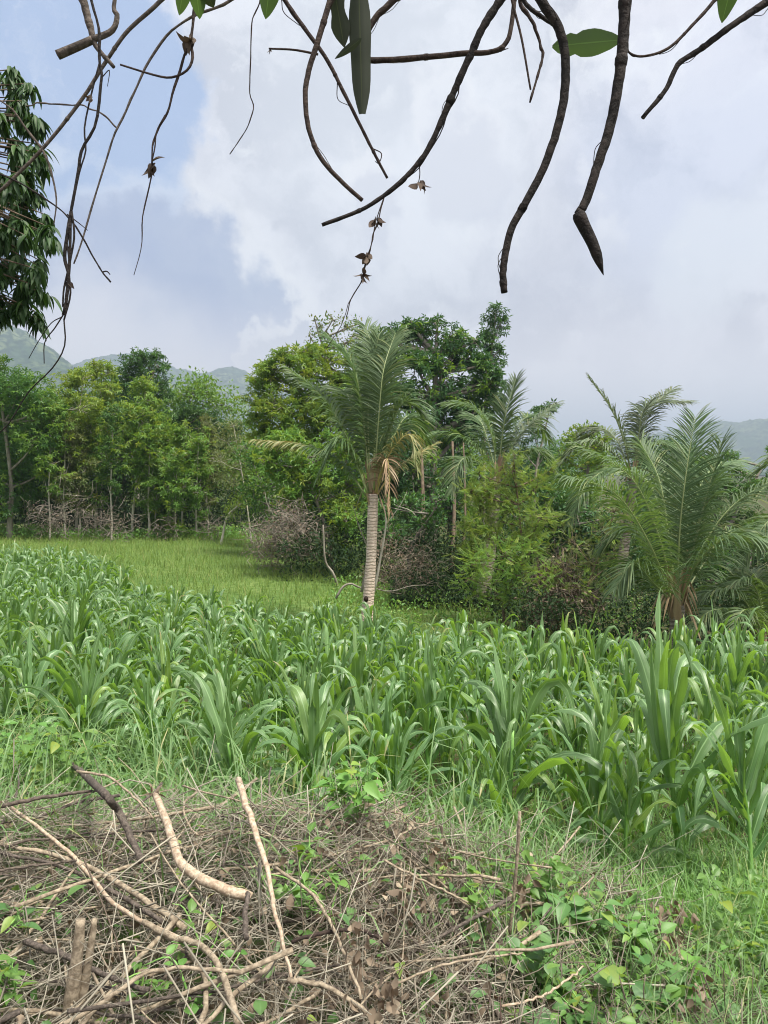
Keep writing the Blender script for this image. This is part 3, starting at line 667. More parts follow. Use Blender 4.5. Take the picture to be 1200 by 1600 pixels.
tree('feathery_bush', 'olive coloured feathery bush just left of the big right palm', 16.8, 910,
     [(900, 850, 26), (940, 830, 26), (880, 890, 26), (925, 885, 28), (960, 870, 22), (950, 910, 22), (975, 815, 20), (900, 925, 20), (960, 800, 14)],
     leaf='tree_olive', leaves2=('feather', .4), bark='bark_brown', trunk=.04, size=.20, tmpl=PINN, cov=5, clump=.4, cat='bush', extra_trunks=[(905, 900, 860, .03), (925, 935, 880, .025)])

# brown dead brush
def dead_brush(label, D, lobes, n, base, mat='brown_twig', leafn=0):
    bx = P(base, 740, D)[0]; root = thing('dead_brush', label, 'brush', (bx, D, float(gz(bx, D))))
    mb = MB(); lm = MB()
    for lb in lobes:
        c = P(lb[0], lb[1], D + (rng.random() - .5)); r = lb[2] / F * D; k = n
        a = c + np.clip(rng.normal(0, .75, (k, 3)), -1.3, 1.3) * r; d = nrm(rng.normal(0, 1, (k, 3)) * [1, 1, .8]) * (r * (.5 + 1.3 * rng.random((k, 1))))
        mid = a + d * .5 + rng.normal(0, .15, (k, 3)) * r
        tubes(mb, np.stack([a, mid, a + d], 1), np.broadcast_to([.010, .008, .004], (k, 3)) * D / 24, 3)
        if leafn:
            p = c + rng.normal(0, .7, (leafn, 3)) * r; inst(lm, DIA2, p, rng.normal(0, 1, (leafn, 3)), rng.normal(0, 1, (leafn, 3)), .11)
    mb.build('twigs', M[mat], root)
    if leafn: lm.build('dry_leaves', M['dead_leaf'], root, smooth=False)
dead_brush('reddish brown dead brush at the right corner of the meadow', 25, [(415, 840, 22), (445, 825, 26), (470, 845, 24), (430, 860, 20), (492, 850, 18), (455, 805, 18)], 150, 450, 'grey_twig', leafn=150)
dead_brush('brown tangle of dry climbers right of the coconut palm trunk', 20, [(610, 880, 20), (640, 865, 24), (660, 890, 20), (625, 905, 18), (600, 850, 14), (585, 900, 14)], 70, 630, leafn=60)
dead_brush('brown dry brush under the feathery bushes', 17, [(860, 940, 22), (890, 950, 22), (840, 960, 18), (880, 900, 22), (915, 940, 18), (850, 900, 18)], 200, 875, leafn=200)
dead_brush('grey dry brush under the left end of the grove', 36, [(100, 810, 20), (130, 800, 22), (160, 815, 20), (190, 820, 18), (75, 820, 16), (60, 800, 14), (260, 825, 14), (330, 825, 14)], 60, 130, 'grey_twig', leafn=40)

def stem(name, label, pts, D, r0, r1, mat, cat='tree stem', K=12, group=None, forks=()):
    w = [P(a, b, D + (c[0] if c else 0)) for a, b, *c in pts]
    g = w[0].copy(); root = thing(name, label, cat, g, group); mb = MB()
    tubes(mb, spl(w, K), np.linspace(r0, r1, K), 7)
    for f in forks: tubes(mb, spl([P(a, b, D) for a, b in f], 6), np.linspace(r1 * 1.2, r1 * .4, 6), 5)
    mb.build('stem', M[mat], root); return root
stem('bare_sapling', 'bare forked grey sapling leaning on the left of the coconut palm', [(565, 925), (575, 880), (585, 840), (575, 780)], 17, .035, .015, 'bark_grey', forks=[[(578, 865), (560, 820), (552, 790)]])
stem('bare_sapling', 'pale dead stem leaning right beside the coconut palm trunk', [(585, 925), (595, 870), (603, 820), (600, 790)], 16.5, .03, .012, 'bark_pale', forks=[[(603, 820), (625, 790), (636, 768)], [(618, 790), (640, 797), (650, 806)]])
stem('bare_sapling', 'bent grey sapling at the right corner of the meadow', [(530, 920), (520, 895), (508, 875), (505, 820)], 23, .05, .025, 'bark_grey')
stem('fallen_branch', 'crooked fallen branch lying in the grass left of the coconut palm', [(525, 935), (535, 918), (548, 912), (562, 918), (585, 922)], 19, .035, .02, 'bark_grey', cat='branch')
stem('fallen_branch', 'thin fallen pole reaching right across the grass from the coconut palm', [(580, 918), (610, 924), (640, 916), (665, 914)], 18, .014, .009, 'bark_grey', cat='branch')
for i, (x, w, lb_) in enumerate([(656, .13, 'mottled grey trunk, left of the three beside the dark tree'), (705, .11, 'pale grey trunk, right of the three beside the dark tree'), (722, .07, 'thin trunk half hidden by the feathery bush')]):
    g = P(x, 940, 26); g[2] = gz(g[0], 26) - .1
    t = thing('leafless_tree', lb_, 'tree', g, 'bare trunks under the dark trees'); mb = MB()
    tubes(mb, spl([g, P(x + 2, 860, 26), P(x + 5, 790, 26.4), P(x + 2, 690, 27.2)], 12), np.linspace(w, w * .35, 12), 9); mb.build('trunk', M['bark_brown'], t)

# ---------------------------------------------------------------- palms
def frond(root, pts, D, ll=.75, n=46, dens=1.6, mat='palm', rmat='rachis', r0=.022, grav=.9, wid=.032, sparse=0.0, vee=.3, segs=4, start=.16, tipmat=None):
    w = [P(p[0], p[1], D + (p[2] if len(p) > 2 else 0)) for p in pts]
    K = 22; c = spl(w, K); rb = MB(); tubes(rb, c, np.linspace(r0, r0 * .15, K), 6)
    n = int(n * dens)
    t = np.linspace(start, .995, n); pos = np.stack([np.interp(t, np.linspace(0, 1, K), c[:, k]) for k in range(3)], 1)
    T = np.gradient(c, axis=0); T = nrm(np.stack([np.interp(t, np.linspace(0, 1, K), T[:, k]) for k in range(3)], 1))
    chord = c[-1] - c[0]; hz = np.array([chord[0], chord[1], 0]); 
    if np.linalg.norm(hz) < .15: hz = np.array([.2, -1, 0])
    hz = nrm(hz); side = np.cross(hz, [0, 0, 1]); 
    S = nrm(side[None] - (T * side).sum(1, keepdims=True) * T); Nn = nrm(np.cross(S, T)); Nn *= np.sign((Nn * [0, 0, 1]).sum(1, keepdims=True) + 1e-6)
    mbs = MB(); mbt = MB()
    for sg in (-1, 1):
        ang = (75 - 45 * t + rng.normal(0, 5, n)) * pi / 180
        D0 = T * np.cos(ang)[:, None] + S * (sg * np.sin(ang))[:, None] + Nn * vee + rng.normal(0, .07, (n, 3))
        L = ll * (.35 + .65 * np.sin(pi * np.clip((t - start) / (1 - start) * .85 + .12, 0, 1))) * (.85 + .3 * rng.random(n))
        keep = rng.random(n) > sparse
        prof = np.array([.5, 1, .9, .6, .08])
        Wd = nrm(T + .15 * rng.normal(0, 1, T.shape))
        for mbx, sel in ((mbs, keep & ((t < .62) if tipmat else True)), (mbt, keep & (t >= .62) if tipmat else keep & False)):
            if sel.any(): ribbons(mbx, pos[sel], D0[sel], Wd[sel], L[sel], wid, grav * (.7 + .6 * rng.random(sel.sum())), segs, 3, prof if segs == 4 else None, fold=.5, twist=rng.normal(0, .4, sel.sum()), power=1.1)
    o = rb.build('frond', M[rmat], root); 
    lf = mbs.mesh('leaflets', M[mat], root.location); q = bpy.data.objects.new('leaflets', lf); C.objects.link(q); q.parent = o
    if mbt.n:
        lf = mbt.mesh('leaflets', M[tipmat], root.location); q = bpy.data.objects.new('leaflets', lf); C.objects.link(q); q.parent = o
        q['label'] = 'yellowed leaflets at the tip of the frond'
    return o

def palm(label, D, base, crown, r, fronds, bark='palm_bark', boots=10, bootlen=.5, hole=None, flare=1.2):
    b = P(base, 740, D); b[2] = gz(b[0], D); root = thing('coconut_palm', label, 'palm tree', b)
    mb = MB(); ct = P(crown[0], crown[1], D); K = 60
    mid = (b + ct) / 2 + [r * .35, 0, 0]; c = spl([b - [0, 0, .2], mid, ct], K)
    rad = np.linspace(r * flare, r * .85, K) * (1 + .05 * rng.random(K)) * (1 + .04 * np.sin(np.linspace(0, 9, K))); rad[0:3] *= np.array([1.3, 1.2, 1.08])
    tubes(mb, c, rad, 16); mb.build('trunk', M[bark], root)
    # dry leaf bases and fibre round the top of the trunk
    bm = MB()
    n = boots; a = rng.random(n) * 6.28
    p0 = ct + np.stack([np.cos(a) * r * .8, np.sin(a) * r * .8, rng.random(n) * bootlen * 1.1 - bootlen * .7], 1)
    d0 = np.stack([np.cos(a) * .2, np.sin(a) * .2, np.ones(n)], 1)
    ribbons(bm, p0, d0, np.stack([-np.sin(a), np.cos(a), a * 0], 1), bootlen * (.7 + .7 * rng.random(n)), r * .75, .25, 5, 3, np.array([1, 1, .9, .7, .5, .2]), fold=-.5)
    m = n // 2; a = rng.random(m) * 6.28
    p0 = ct + np.stack([np.cos(a) * r * 1.15, np.sin(a) * r * 1.15, rng.random(m) * bootlen * .9], 1)
    ribbons(bm, p0, np.stack([np.cos(a) * .5, np.sin(a) * .5, -np.ones(m)], 1), np.stack([-np.sin(a), np.cos(a), a * 0], 1), bootlen * (.6 + .9 * rng.random(m)), r * .32, .6, 6, 3, fold=.4, twist=rng.normal(0, 1.5, m))
    bm.build('leaf_bases', M['palm_dead'], root)
    if hole:
        h = MB(); hp = P(hole[0], hole[1], D - r * 1.12); ring = spl([hp + [0, .03, .06], hp + [0, .0, .0], hp + [0, .03, -.07]], 7)
        tubes(h, ring, np.array([.012, .035, .05, .055, .05, .03, .012]), 10); h.build('hollow', M['hole'], root)
    for f in fronds:
        frond(root, f[0], D, **(f[1] if len(f) > 1 else {}))
    return root
Y_ = dict(mat='palm_yellow', rmat='rachis_yellow', grav=1.6, sparse=.3)
palm('tall young coconut palm with pinkish ringed trunk in the middle of the picture', 16, 569, (583, 772), .118, [
    [[(577, 770, 0), (568, 660, .1), (552, 575, .1), (514, 528, .3)], dict(ll=.85, n=60, vee=.15, grav=.7)],
    [[(580, 770, .1), (588, 650, .3), (590, 570, .4), (570, 508, .9)], dict(ll=.8, n=56, vee=.1, grav=.5)],
    [[(584, 765, -.1), (592, 650, -.2), (600, 575, -.1), (618, 520, .5)], dict(ll=.85, n=58, vee=.15, grav=.7)],
    [[(578, 760, 0), (575, 650, .2), (580, 580, .4), (592, 525, .6)], dict(ll=.7, n=50, grav=.6)],
    [[(576, 770, 0), (545, 690, .1), (505, 625, .2), (455, 580, .6)], dict(ll=.8, n=56, grav=1.1)],
    [[(572, 775, 0), (535, 725, .1), (480, 697, .2), (398, 688, .4)], dict(ll=.6, n=50, grav=1.5, tipmat='palm_yellow', sparse=.1)],
    [[(574, 770, -.1), (552, 715, -.1), (528, 690, -.2), (498, 745, -.3)], dict(ll=.7, n=44, grav=1.4)],
    [[(586, 765, 0), (604, 690, -.1), (628, 630, -.1), (652, 640, .0)], dict(ll=.8, n=50, grav=1.2)],
    [[(588, 770, 0), (608, 710, -.3), (640, 680, -.4), (652, 735, -.5)], dict(Y_, ll=.55, n=38)],
    [[(588, 775, 0), (615, 735, .2), (645, 715, .3), (684, 692, .5)], dict(Y_, ll=.5, n=34, grav=1.3)],
    [[(586, 765, .1), (612, 690, .6), (640, 650, .9), (672, 700, 1.4)], dict(ll=.8, n=48, grav=1.3)],
    [[(586, 770, 0), (596, 735, -.3), (606, 720, -.5), (610, 800, -.6)], dict(Y_, ll=.5, n=26, mat='palm_dead')],
    [[(580, 770, .1), (560, 660, .8), (535, 610, 1.3), (510, 640, 2.0)], dict(ll=.8, n=48, grav=1.2)],
], boots=13, bootlen=.62, hole=(572, 936), flare=1.08)
palm('middle coconut palm half hidden behind the feathery bush', 20, 752, (775, 745), .17, [
    [[(770, 745, 0), (745, 700, 0), (705, 680, .1), (655, 685, .2)], dict(ll=.9, n=50, grav=1.0)],
    [[(776, 740, 0), (768, 680, .1), (740, 640, .2), (700, 632, .4)], dict(ll=.85, n=52, grav=.9)],
    [[(778, 740, 0), (785, 680, .1), (792, 640, .1), (806, 592, .3)], dict(ll=.85, n=54, grav=.5, vee=.15)],
    [[(782, 740, 0), (800, 700, 0), (822, 670, .1), (868, 632, .4)], dict(ll=.8, n=50, grav=1.0, mat='palm_grey')],
    [[(775, 740, .2), (765, 700, .8), (752, 660, 1.2), (735, 650, 1.8)], dict(ll=.8, n=46)],
    [[(782, 742, 0), (812, 715, -.2), (840, 705, -.3), (868, 740, -.3)], dict(ll=.8, n=46, grav=1.2)],
    [[(772, 745, -.1), (745, 720, -.8), (720, 720, -1.2), (705, 770, -1.6)], dict(ll=.8, n=46, grav=1.2)],
    [[(780, 742, .2), (800, 680, .6), (830, 650, .9), (858, 690, 1.3)], dict(ll=.8, n=46, grav=1.0)],
], bark='palm_bark_grey', boots=12)
palm('slim grey green palm rising behind the left of the big right palm', 20.5, 961, (990, 745), .13, [
    [[(988, 745, 0), (975, 690, 0), (955, 640, .1), (920, 590, .3)], dict(ll=.65, n=52, mat='palm_grey', grav=.6, vee=.2)],
    [[(990, 745, 0), (998, 680, 0), (1012, 635, .1), (1075, 628, .3)], dict(ll=.85, n=54, mat='palm_grey', grav=.9, vee=.25)],
    [[(992, 745, .1), (1000, 690, .4), (1015, 640, .7), (1050, 608, 1.1)], dict(ll=.8, n=52, mat='palm_grey', grav=.9)],
    [[(985, 745, 0), (955, 705, -.1), (915, 690, -.1), (878, 720, 0)], dict(ll=.8, n=50, mat='palm_grey', grav=1.2)],
    [[(985, 748, -.1), (950, 735, -.6), (915, 760, -.9), (890, 820, -1.1)], dict(ll=.8, n=46, mat='palm', grav=1.3)],
    [[(994, 745, -.1), (1015, 700, -.4), (1045, 700, -.6), (1060, 760, -.8)], dict(ll=.8, n=46, mat='palm', grav=1.2)],
    [[(985, 745, .2), (965, 690, .7), (935, 670, 1.2), (905, 690, 1.7)], dict(ll=.75, n=46, mat='palm_grey')],
], bark='palm_bark_grey', boots=10)
B = dict(ll=.85, n=64, wid=.026, dens=1.25)
palm('big low coconut palm with wide drooping fronds on the right', 13.2, 1056, (1058, 945), .135, [
    [[(1052, 940, 0), (1030, 840, -.1), (985, 745, -.1), (905, 700, .1)], dict(B, grav=1.1)],
    [[(1050, 940, -.1), (1015, 850, -.6), (960, 770, -1.0), (880, 745, -1.2)], dict(B, grav=1.3)],
    [[(1056, 935, 0), (1045, 840, .2), (1030, 750, .4), (1000, 690, .8)], dict(B, grav=.8)],
    [[(1058, 935, 0), (1062, 830, .1), (1072, 740, .2), (1086, 652, .5)], dict(B, grav=.5, vee=.12)],
    [[(1062, 935, 0), (1085, 850, -.1), (1105, 770, -.1), (1128, 692, .2)], dict(B, grav=.7)],
    [[(1064, 935, 0), (1095, 860, 0), (1145, 790, .1), (1228, 738, .3)], dict(B, grav=1.2)],
    [[(1064, 938, -.1), (1090, 880, -.6), (1140, 840, -1.0), (1230, 850, -1.3)], dict(B, grav=1.4)],
    [[(1052, 940, 0), (1020, 880, .2), (985, 830, .3), (950, 850, .5)], dict(B, grav=1.4)],
    [[(1052, 942, 0), (1020, 910, -.4), (990, 880, -.6), (962, 920, -.8)], dict(B, ll=.8, grav=1.5)],
    [[(1064, 938, .2), (1100, 880, .7), (1140, 830, 1.0), (1200, 850, 1.4)], dict(B, grav=1.3)],
    [[(1056, 935, .2), (1040, 830, .8), (1010, 750, 1.3), (960, 730, 2.0)], dict(B, grav=1.1)],
    [[(1058, 935, .2), (1075, 820, .8), (1105, 740, 1.2), (1150, 720, 1.9)], dict(B, grav=1.0)],
], bark='palm_bark_grey', boots=40, bootlen=.6)
palm('palm at the right edge with fronds entering the picture', 15.5, 1290, (1290, 870), .17, [
    [[(1285, 870, 0), (1250, 790, 0), (1210, 760, 0), (1150, 790, .1)], dict(B, grav=1.3)],
    [[(1285, 870, 0), (1260, 780, .2), (1230, 720, .3), (1185, 735, .6)], dict(B, grav=1.1)],
    [[(1285, 872, -.2), (1240, 820, -.5), (1200, 815, -.8), (1160, 880, -1)], dict(B, grav=1.4)],
    [[(1288, 870, 0), (1290, 780, 0), (1300, 700, .1), (1320, 640, .4)], dict(B, grav=.8)],
    [[(1295, 870, 0), (1330, 780, 0), (1380, 740, .1), (1450, 770, .4)], dict(B, grav=1.2)],
], boots=10)
palm('low shaded palm in the bottom right corner of the trees', 14.5, 1195, (1195, 1005), .15, [
    [[(1190, 1005, 0), (1165, 940, -.1), (1130, 920, -.2), (1085, 935, -.2)], dict(B, ll=.6, grav=1.2)],
    [[(1190, 1005, 0), (1150, 960, -.4), (1110, 955, -.7), (1075, 990, -.9)], dict(B, ll=.6, grav=1.3)],
    [[(1195, 1003, 0), (1185, 930, -.1), (1165, 905, -.2), (1140, 915, -.2)], dict(B, ll=.55, grav=1.2)],
    [[(1198, 1003, 0), (1215, 930, -.1), (1230, 900, -.1), (1260, 920, 0)], dict(B, ll=.6, grav=1.1)],
    [[(1195, 1005, -.1), (1180, 965, -.8), (1160, 955, -1.2), (1140, 1000, -1.5)], dict(B, ll=.5, grav=1.3)],
    [[(1198, 1003, .2), (1190, 940, .7), (1180, 900, 1.0), (1160, 890, 1.5)], dict(B, ll=.6)],
], bark='palm_bark_grey', boots=12, bootlen=.35)

# ---------------------------------------------------------------- undergrowth, meadow and weeds (uncountable)
def scatter(n, fn):
    out = np.zeros((0, 2))
    while len(out) < n:
        p = fn(n); out = np.vstack([out, p])
    return out[:n]
def blades(mb, xy, h, w, bend, z=None, lean=.35, segs=3, nu=2, jitter=.35, power=1.3, fold=.3):
    n = len(xy); a = rng.random(n) * 6.28
    p = np.stack([xy[:, 0], xy[:, 1], (gz(xy[:, 0], xy[:, 1]) if z is None else z) - .02], 1)
    ln = lean * (.3 + 1.4 * rng.random(n))
    d = np.stack([np.cos(a) * ln, np.sin(a) * ln, np.ones(n)], 1)
    ribbons(mb, p, d, np.stack([-np.sin(a), np.cos(a), np.zeros(n)], 1) + rng.normal(0, .3, (n, 3)), h * (1 - jitter + 2 * jitter * rng.random(n)), w, bend * (.5 + rng.random(n)), segs, nu, np.linspace(1, .1, segs + 1) ** .8, fold=fold, power=power)

mb = MB()
# understorey along the tree line
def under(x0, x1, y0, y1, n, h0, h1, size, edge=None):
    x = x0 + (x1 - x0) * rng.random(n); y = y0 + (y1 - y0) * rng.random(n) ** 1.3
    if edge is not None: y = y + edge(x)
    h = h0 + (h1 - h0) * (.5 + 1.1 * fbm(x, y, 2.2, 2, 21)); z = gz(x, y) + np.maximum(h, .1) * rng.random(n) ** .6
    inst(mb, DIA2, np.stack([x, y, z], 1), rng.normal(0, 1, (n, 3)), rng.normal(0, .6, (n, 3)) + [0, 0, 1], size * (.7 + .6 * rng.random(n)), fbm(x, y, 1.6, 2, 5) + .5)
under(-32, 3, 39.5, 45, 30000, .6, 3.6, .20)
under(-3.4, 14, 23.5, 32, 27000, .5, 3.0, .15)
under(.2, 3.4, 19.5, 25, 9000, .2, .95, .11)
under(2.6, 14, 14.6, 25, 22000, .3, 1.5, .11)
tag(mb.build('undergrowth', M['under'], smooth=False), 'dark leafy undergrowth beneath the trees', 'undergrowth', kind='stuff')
mb = MB()
n = 9000; x = -24 + 26 * rng.random(n); y = 36.6 + 3.2 * rng.random(n)
z = gz(x, y) + (.25 + .45 * (fbm(x, y, 1.5, 2, 8) + .5)) * rng.random(n)
inst(mb, DIA2, np.stack([x, y, z], 1), rng.normal(0, .6, (n, 3)) + [0, 0, .6], rng.normal(0, .6, (n, 3)) + [0, 0, 1], .15 * (.7 + .6 * rng.random(n)))
n = 4500; x = -1.5 + 9 * rng.random(n); y = 17.5 + 6 * rng.random(n); z = gz(x, y) + .35 * rng.random(n)
inst(mb, DIA2, np.stack([x, y, z], 1), rng.normal(0, .6, (n, 3)) + [0, 0, .6], rng.normal(0, .6, (n, 3)) + [0, 0, 1], .10 * (.7 + .6 * rng.random(n)))
tag(mb.build('meadow_weeds', M['weed'], smooth=False), 'low broad leaved weeds along the far edge of the meadow', 'weeds', kind='stuff')

mb = MB()
xy = scatter(52000, lambda n: np.stack([-22 + 27 * rng.random(n), 13 + 26 * rng.random(n) ** 1.15], 1))
blades(mb, xy, .26 + .14 * (fbm(xy[:, 0], xy[:, 1], 3, 2, 4) + .4), .016, .8, segs=2)
tag(mb.build('meadow_grass', M['meadow'], smooth=False), 'short bright grass of the meadow behind the corn', 'grass', kind='stuff')

# weeds between and in front of the corn
mb = MB()
xy = scatter(26000, lambda n: (lambda y, u: np.stack([u * (y * .56 + .6), y], 1))(3.8 + 11 * rng.random(n) ** 1.5, rng.random(n) * 2 - 1))
xy = xy[(xy[:, 1] > 4.7) | (xy[:, 0] > .75)]
blades(mb, xy, .34, .009, 1.0, segs=3, lean=.5)
tag(mb.build('field_weeds', M['grass_dark']), 'dark fine grass growing between the corn plants', 'grass', kind='stuff')
mb = MB()
def fn(n):
    x = -4.6 + 5.6 * rng.random(n); y = 4.5 + 3.3 * rng.random(n)
    k = vnoise(x, y, .45, 31) + .5 > .25 + .25 * (x + .3 > 0)
    k &= y < 7.3 - .75 * np.clip(x + 1.9, 0, 5)
    return np.stack([x, y], 1)[k]
xy = scatter(5200, fn)
blades(mb, xy, .95, .020, 2.0, segs=8, lean=.35, power=1.7, nu=3, jitter=.45)
xy = scatter(2600, fn)
blades(mb, xy, .6, .011, 1.7, segs=6, lean=.5, power=1.5)
def fn(n):
    x = .5 + 2.6 * rng.random(n); y = 3.0 + 2.6 * rng.random(n)
    k = vnoise(x, y, .35, 32) + .5 > .35
    return np.stack([x, y], 1)[k]
xy = scatter(3600, fn)
blades(mb, xy, .36, .009, 1.5, segs=5, lean=.5, power=1.5)
def fn(n):
    x = 1.0 + 1.2 * rng.random(n); y = 1.8 + 1.5 * rng.random(n); return np.stack([x, y], 1)
xy = scatter(1500, fn); blades(mb, xy, .26, .007, 1.4, segs=4, lean=.5)
def fn(n):
    x = -2.6 + 3.6 * rng.random(n); y = 3.1 + 1.7 * rng.random(n); k = (vnoise(x, y, .35, 35) + .5 > .45) & (rng.random(n) < (y - 2.9) / 1.9); return np.stack([x, y], 1)[k]
xy = scatter(1900, fn); blades(mb, xy, .46, .011, 1.6, segs=6, lean=.45, z=pile_h(xy[:, 0], xy[:, 1]) - .20, power=1.5)
def fn(n):
    x = .45 + .9 * rng.random(n); y = 2.6 + 2.2 * rng.random(n); return np.stack([x, y], 1)
xy = scatter(900, fn); blades(mb, xy, .42, .009, 1.5, segs=5, lean=.5, z=pile_h(xy[:, 0], xy[:, 1]) - .2)
tag(mb.build('tall_grass', M['grass']), 'long arching grass blades in front of the corn', 'grass', kind='stuff')

mb = MB(); n = 5200
x = -4.6 + 5.4 * rng.random(n); y = 4.4 + 2.9 * rng.random(n); k = (vnoise(x, y, .55, 41) + .5 > .5); x, y = x[k], y[k]; n = len(x)
z = gz(x, y) + .05 + .50 * rng.random(n) * (vnoise(x, y, .5, 42) + .6)
inst(mb, OVATE, np.stack([x, y, z], 1), rng.normal(0, 1, (n, 3)) * [1, 1, .5], rng.normal(0, .4, (n, 3)) + [0, 0, 1], .055 * (.5 + rng.random(n)))
n = 2600; x = .6 + 2.4 * rng.random(n); y = 2.4 + 2.6 * rng.random(n); k = (vnoise(x, y, .45, 43) + .5 > .52); x, y = x[k], y[k]; n = len(x)
z = gz(x, y) + .04 + .28 * rng.random(n) * (vnoise(x, y, .5, 44) + .6)
inst(mb, OVATE, np.stack([x, y, z], 1), rng.normal(0, 1, (n, 3)) * [1, 1, .5], rng.normal(0, .4, (n, 3)) + [0, 0, 1], .045 * (.5 + rng.random(n)))
tag(mb.build('low_weeds', M['weed']), 'small broad leaved weeds mixed into the grass in front of the corn', 'weeds', kind='stuff')

# ---------------------------------------------------------------- corn
def corn_proto(i, H=1.45, nl=11, bare=.10):
    st = MB(); lf = MB(); hs = H * .56
    c = spl([(0, 0, -.05), (rng.normal(0, .02), rng.normal(0, .02), hs * .5), (rng.normal(0, .03), rng.normal(0, .03), hs)], 8)
    tubes(st, c, np.linspace(.019, .011, 8), 8)
    a0 = rng.random() * pi
    k = np.arange(nl); f = k / (nl - 1)
    z = hs * (bare + (1 - bare) * f ** .9); az = a0 + k * pi + rng.normal(0, .55, nl)
    Lf = (.50 + .42 * np.sin(pi * np.clip(f * .85 + .1, 0, 1))) * (.85 + .3 * rng.random(nl)) * H / 1.45
    Lf[-2:] *= .75
    el = 44 + 36 * f + rng.normal(0, 9, nl); el = np.clip(el, 30, 86) * pi / 180
    bend = np.clip(3.4 - 2.0 * f ** 1.6 + rng.normal(0, .8, nl), .3, 4.6)
    px_ = np.interp(z, c[:, 2], c[:, 0]); py_ = np.interp(z, c[:, 2], c[:, 1])
    h = np.stack([np.cos(az), np.sin(az), 0 * az], 1)
    D0 = h * np.cos(el)[:, None] + np.array([0, 0, 1]) * np.sin(el)[:, None]
    W = np.stack([-np.sin(az), np.cos(az), 0 * az], 1)
    t = np.linspace(0, 1, 13); prof = np.clip(np.minimum(.50 + t * 2.6, 1) * (1 - t ** 3.2), .03, 1)
    ribbons(lf, np.stack([px_, py_, z], 1) + h * .008, D0, W, Lf, (.068 + .020 * rng.random(nl)) * (.75 + .35 * np.sin(pi * f)), bend, 12, 5, prof, fold=.34, wave=.45,
            twist=rng.normal(0, 1.1, nl), power=1.7 + 1.3 * rng.random(), rnd=np.clip(.25 + .6 * f + rng.normal(0, .15, nl), 0, 1))
    # rolled whorl at the top
    ribbons(lf, np.array([[c[-1][0], c[-1][1], hs * .72]]), np.array([[.05, .02, 1.0]]), np.array([[1., 0, 0]]), H * .42, .05, .1, 12, 5, prof, fold=1.4, rnd=np.array([.95]))
    return st, lf
corn = []
GC = 'corn plants of the field'
for i in range(13):
    r_ = thing('corn_plant', 'corn', 'corn plant', (0, 0, 0), GC)
    st, lf = corn_proto(i, 1.75 if i == 2 else 1.35 + .35 * rng.random(), 11 + int(rng.random() * 4), bare={0: .22, 1: .2, 2: .34}.get(i, .08 + .1 * rng.random()))
    kids[r_.name] = [st.build('stalk', M['corn_stalk'], r_), lf.build('leaves', M['corn'], r_)]
    corn.append(r_)
def corn_region(x, y):
    near = 6.0 - .42 * (x + 1.6) if x > -1.6 else 6.45 + .25 * (-1.6 - x)
    near = max(near, 4.6) + .9 * vnoise(x, y, .8, 61)
    far = float(np.interp(x, [-12, -9, -7, -5, -3, -1, 0, 3, 6, 9], [23, 22, 19, 16.0, 14.5, 13.6, 13.0, 11.6, 11.2, 11.2]))
    return near < y < far and abs(x) < y * .56 + 1.0
hero = [(330, 1195, 7.9, 1.12, 'tall corn plant standing alone in front of the long grass left of centre'),
        (678, 1300, 6.9, 1.05, 'front corn plant with wide drooping leaves just right of centre'),
        (1062, 1385, 4.9, 1.16, 'tallest corn plant with a thick pale stalk at the front right'),
        (870, 1330, 6.0, .62, 'short corn plant with broad upright leaves above the dry weeds'),
        (1185, 1400, 5.3, .80, 'corn plant cut by the right edge of the picture'),
        (470, 1215, 7.4, .92, 'corn plant at the front between the lone one and the middle one'),
        (560, 1240, 7.2, .80, 'smaller corn plant just left of the middle front one'),
        (950, 1330, 6.2, 1.0, 'corn plant behind and left of the tallest front right one'),
        (790, 1250, 7.0, .95, 'corn plant between the middle one and the short broad leaved one')]
pts = []
for px, py, D, s_, lb_ in hero:
    p = P(px, py, D); pts.append((p[0], D, s_, lb_))
used = [False] * 13
def place(x, y, s_, lb_, k=None):
    k = int(rng.random() * 13) if k is None else k
    z = float(gz(x, y)); rz = rng.random() * 6.28; tl = (rng.normal(0, .06), rng.normal(0, .06))
    if not used[k]:
        used[k] = True; r_ = corn[k]; r_.location = (x, y, z); r_.rotation_euler = (tl[0], tl[1], rz); r_.scale = (s_,) * 3; r_['label'] = lb_
    else: dup(corn[k], (x, y, z), rz, s_, lb_, GC, tl)
for k, (x, y, s_, lb_) in enumerate(pts): place(x, y, s_, lb_, k)
cand = []
rs = .64; th = R(14)
for i in range(-60, 60):
    for j in range(-60, 60):
        u = i * rs; v = j * .33
        x = u * math.cos(th) - v * math.sin(th) + rng.normal(0, .05); y = 14 + u * math.sin(th) + v * math.cos(th) + rng.normal(0, .07)
        if corn_region(x, y) and all((x - p[0]) ** 2 + (y - p[1]) ** 2 > .12 for p in pts): cand.append((x, y))
cand.sort(key=lambda p: p[1])
print('corn plants', len(cand))
def zone(x, y, s_):
    px = 600 + x / y * F
    wh = ('at the left edge of the field', 'below the grove at the left', 'below the open meadow', 'left of the tall coconut palm', 'right of the tall coconut palm', 'in line with the feathery bush', 'in line with the big low palm', 'at the right edge of the field')[int(np.searchsorted([70, 230, 400, 570, 710, 930, 1110], px))]
    row = ('in the front rows', 'a few rows behind the front', 'halfway back', 'in the far rows')[int(np.searchsorted([7.6, 9.2, 11.2], y))]
    sz = ('short', 'medium', 'tall')[int(np.searchsorted([.90, 1.0], s_))]
    return '%s corn plant %s, %s' % (sz, row, wh)
for x, y in cand[:290]:
    s_ = (.74 + .36 * rng.random()) * (.90 if x > -4 and y > 9 else (1.10 if y > 11 else (.84 if x > 1 else 1))); place(x, y, s_, zone(x, y, s_))
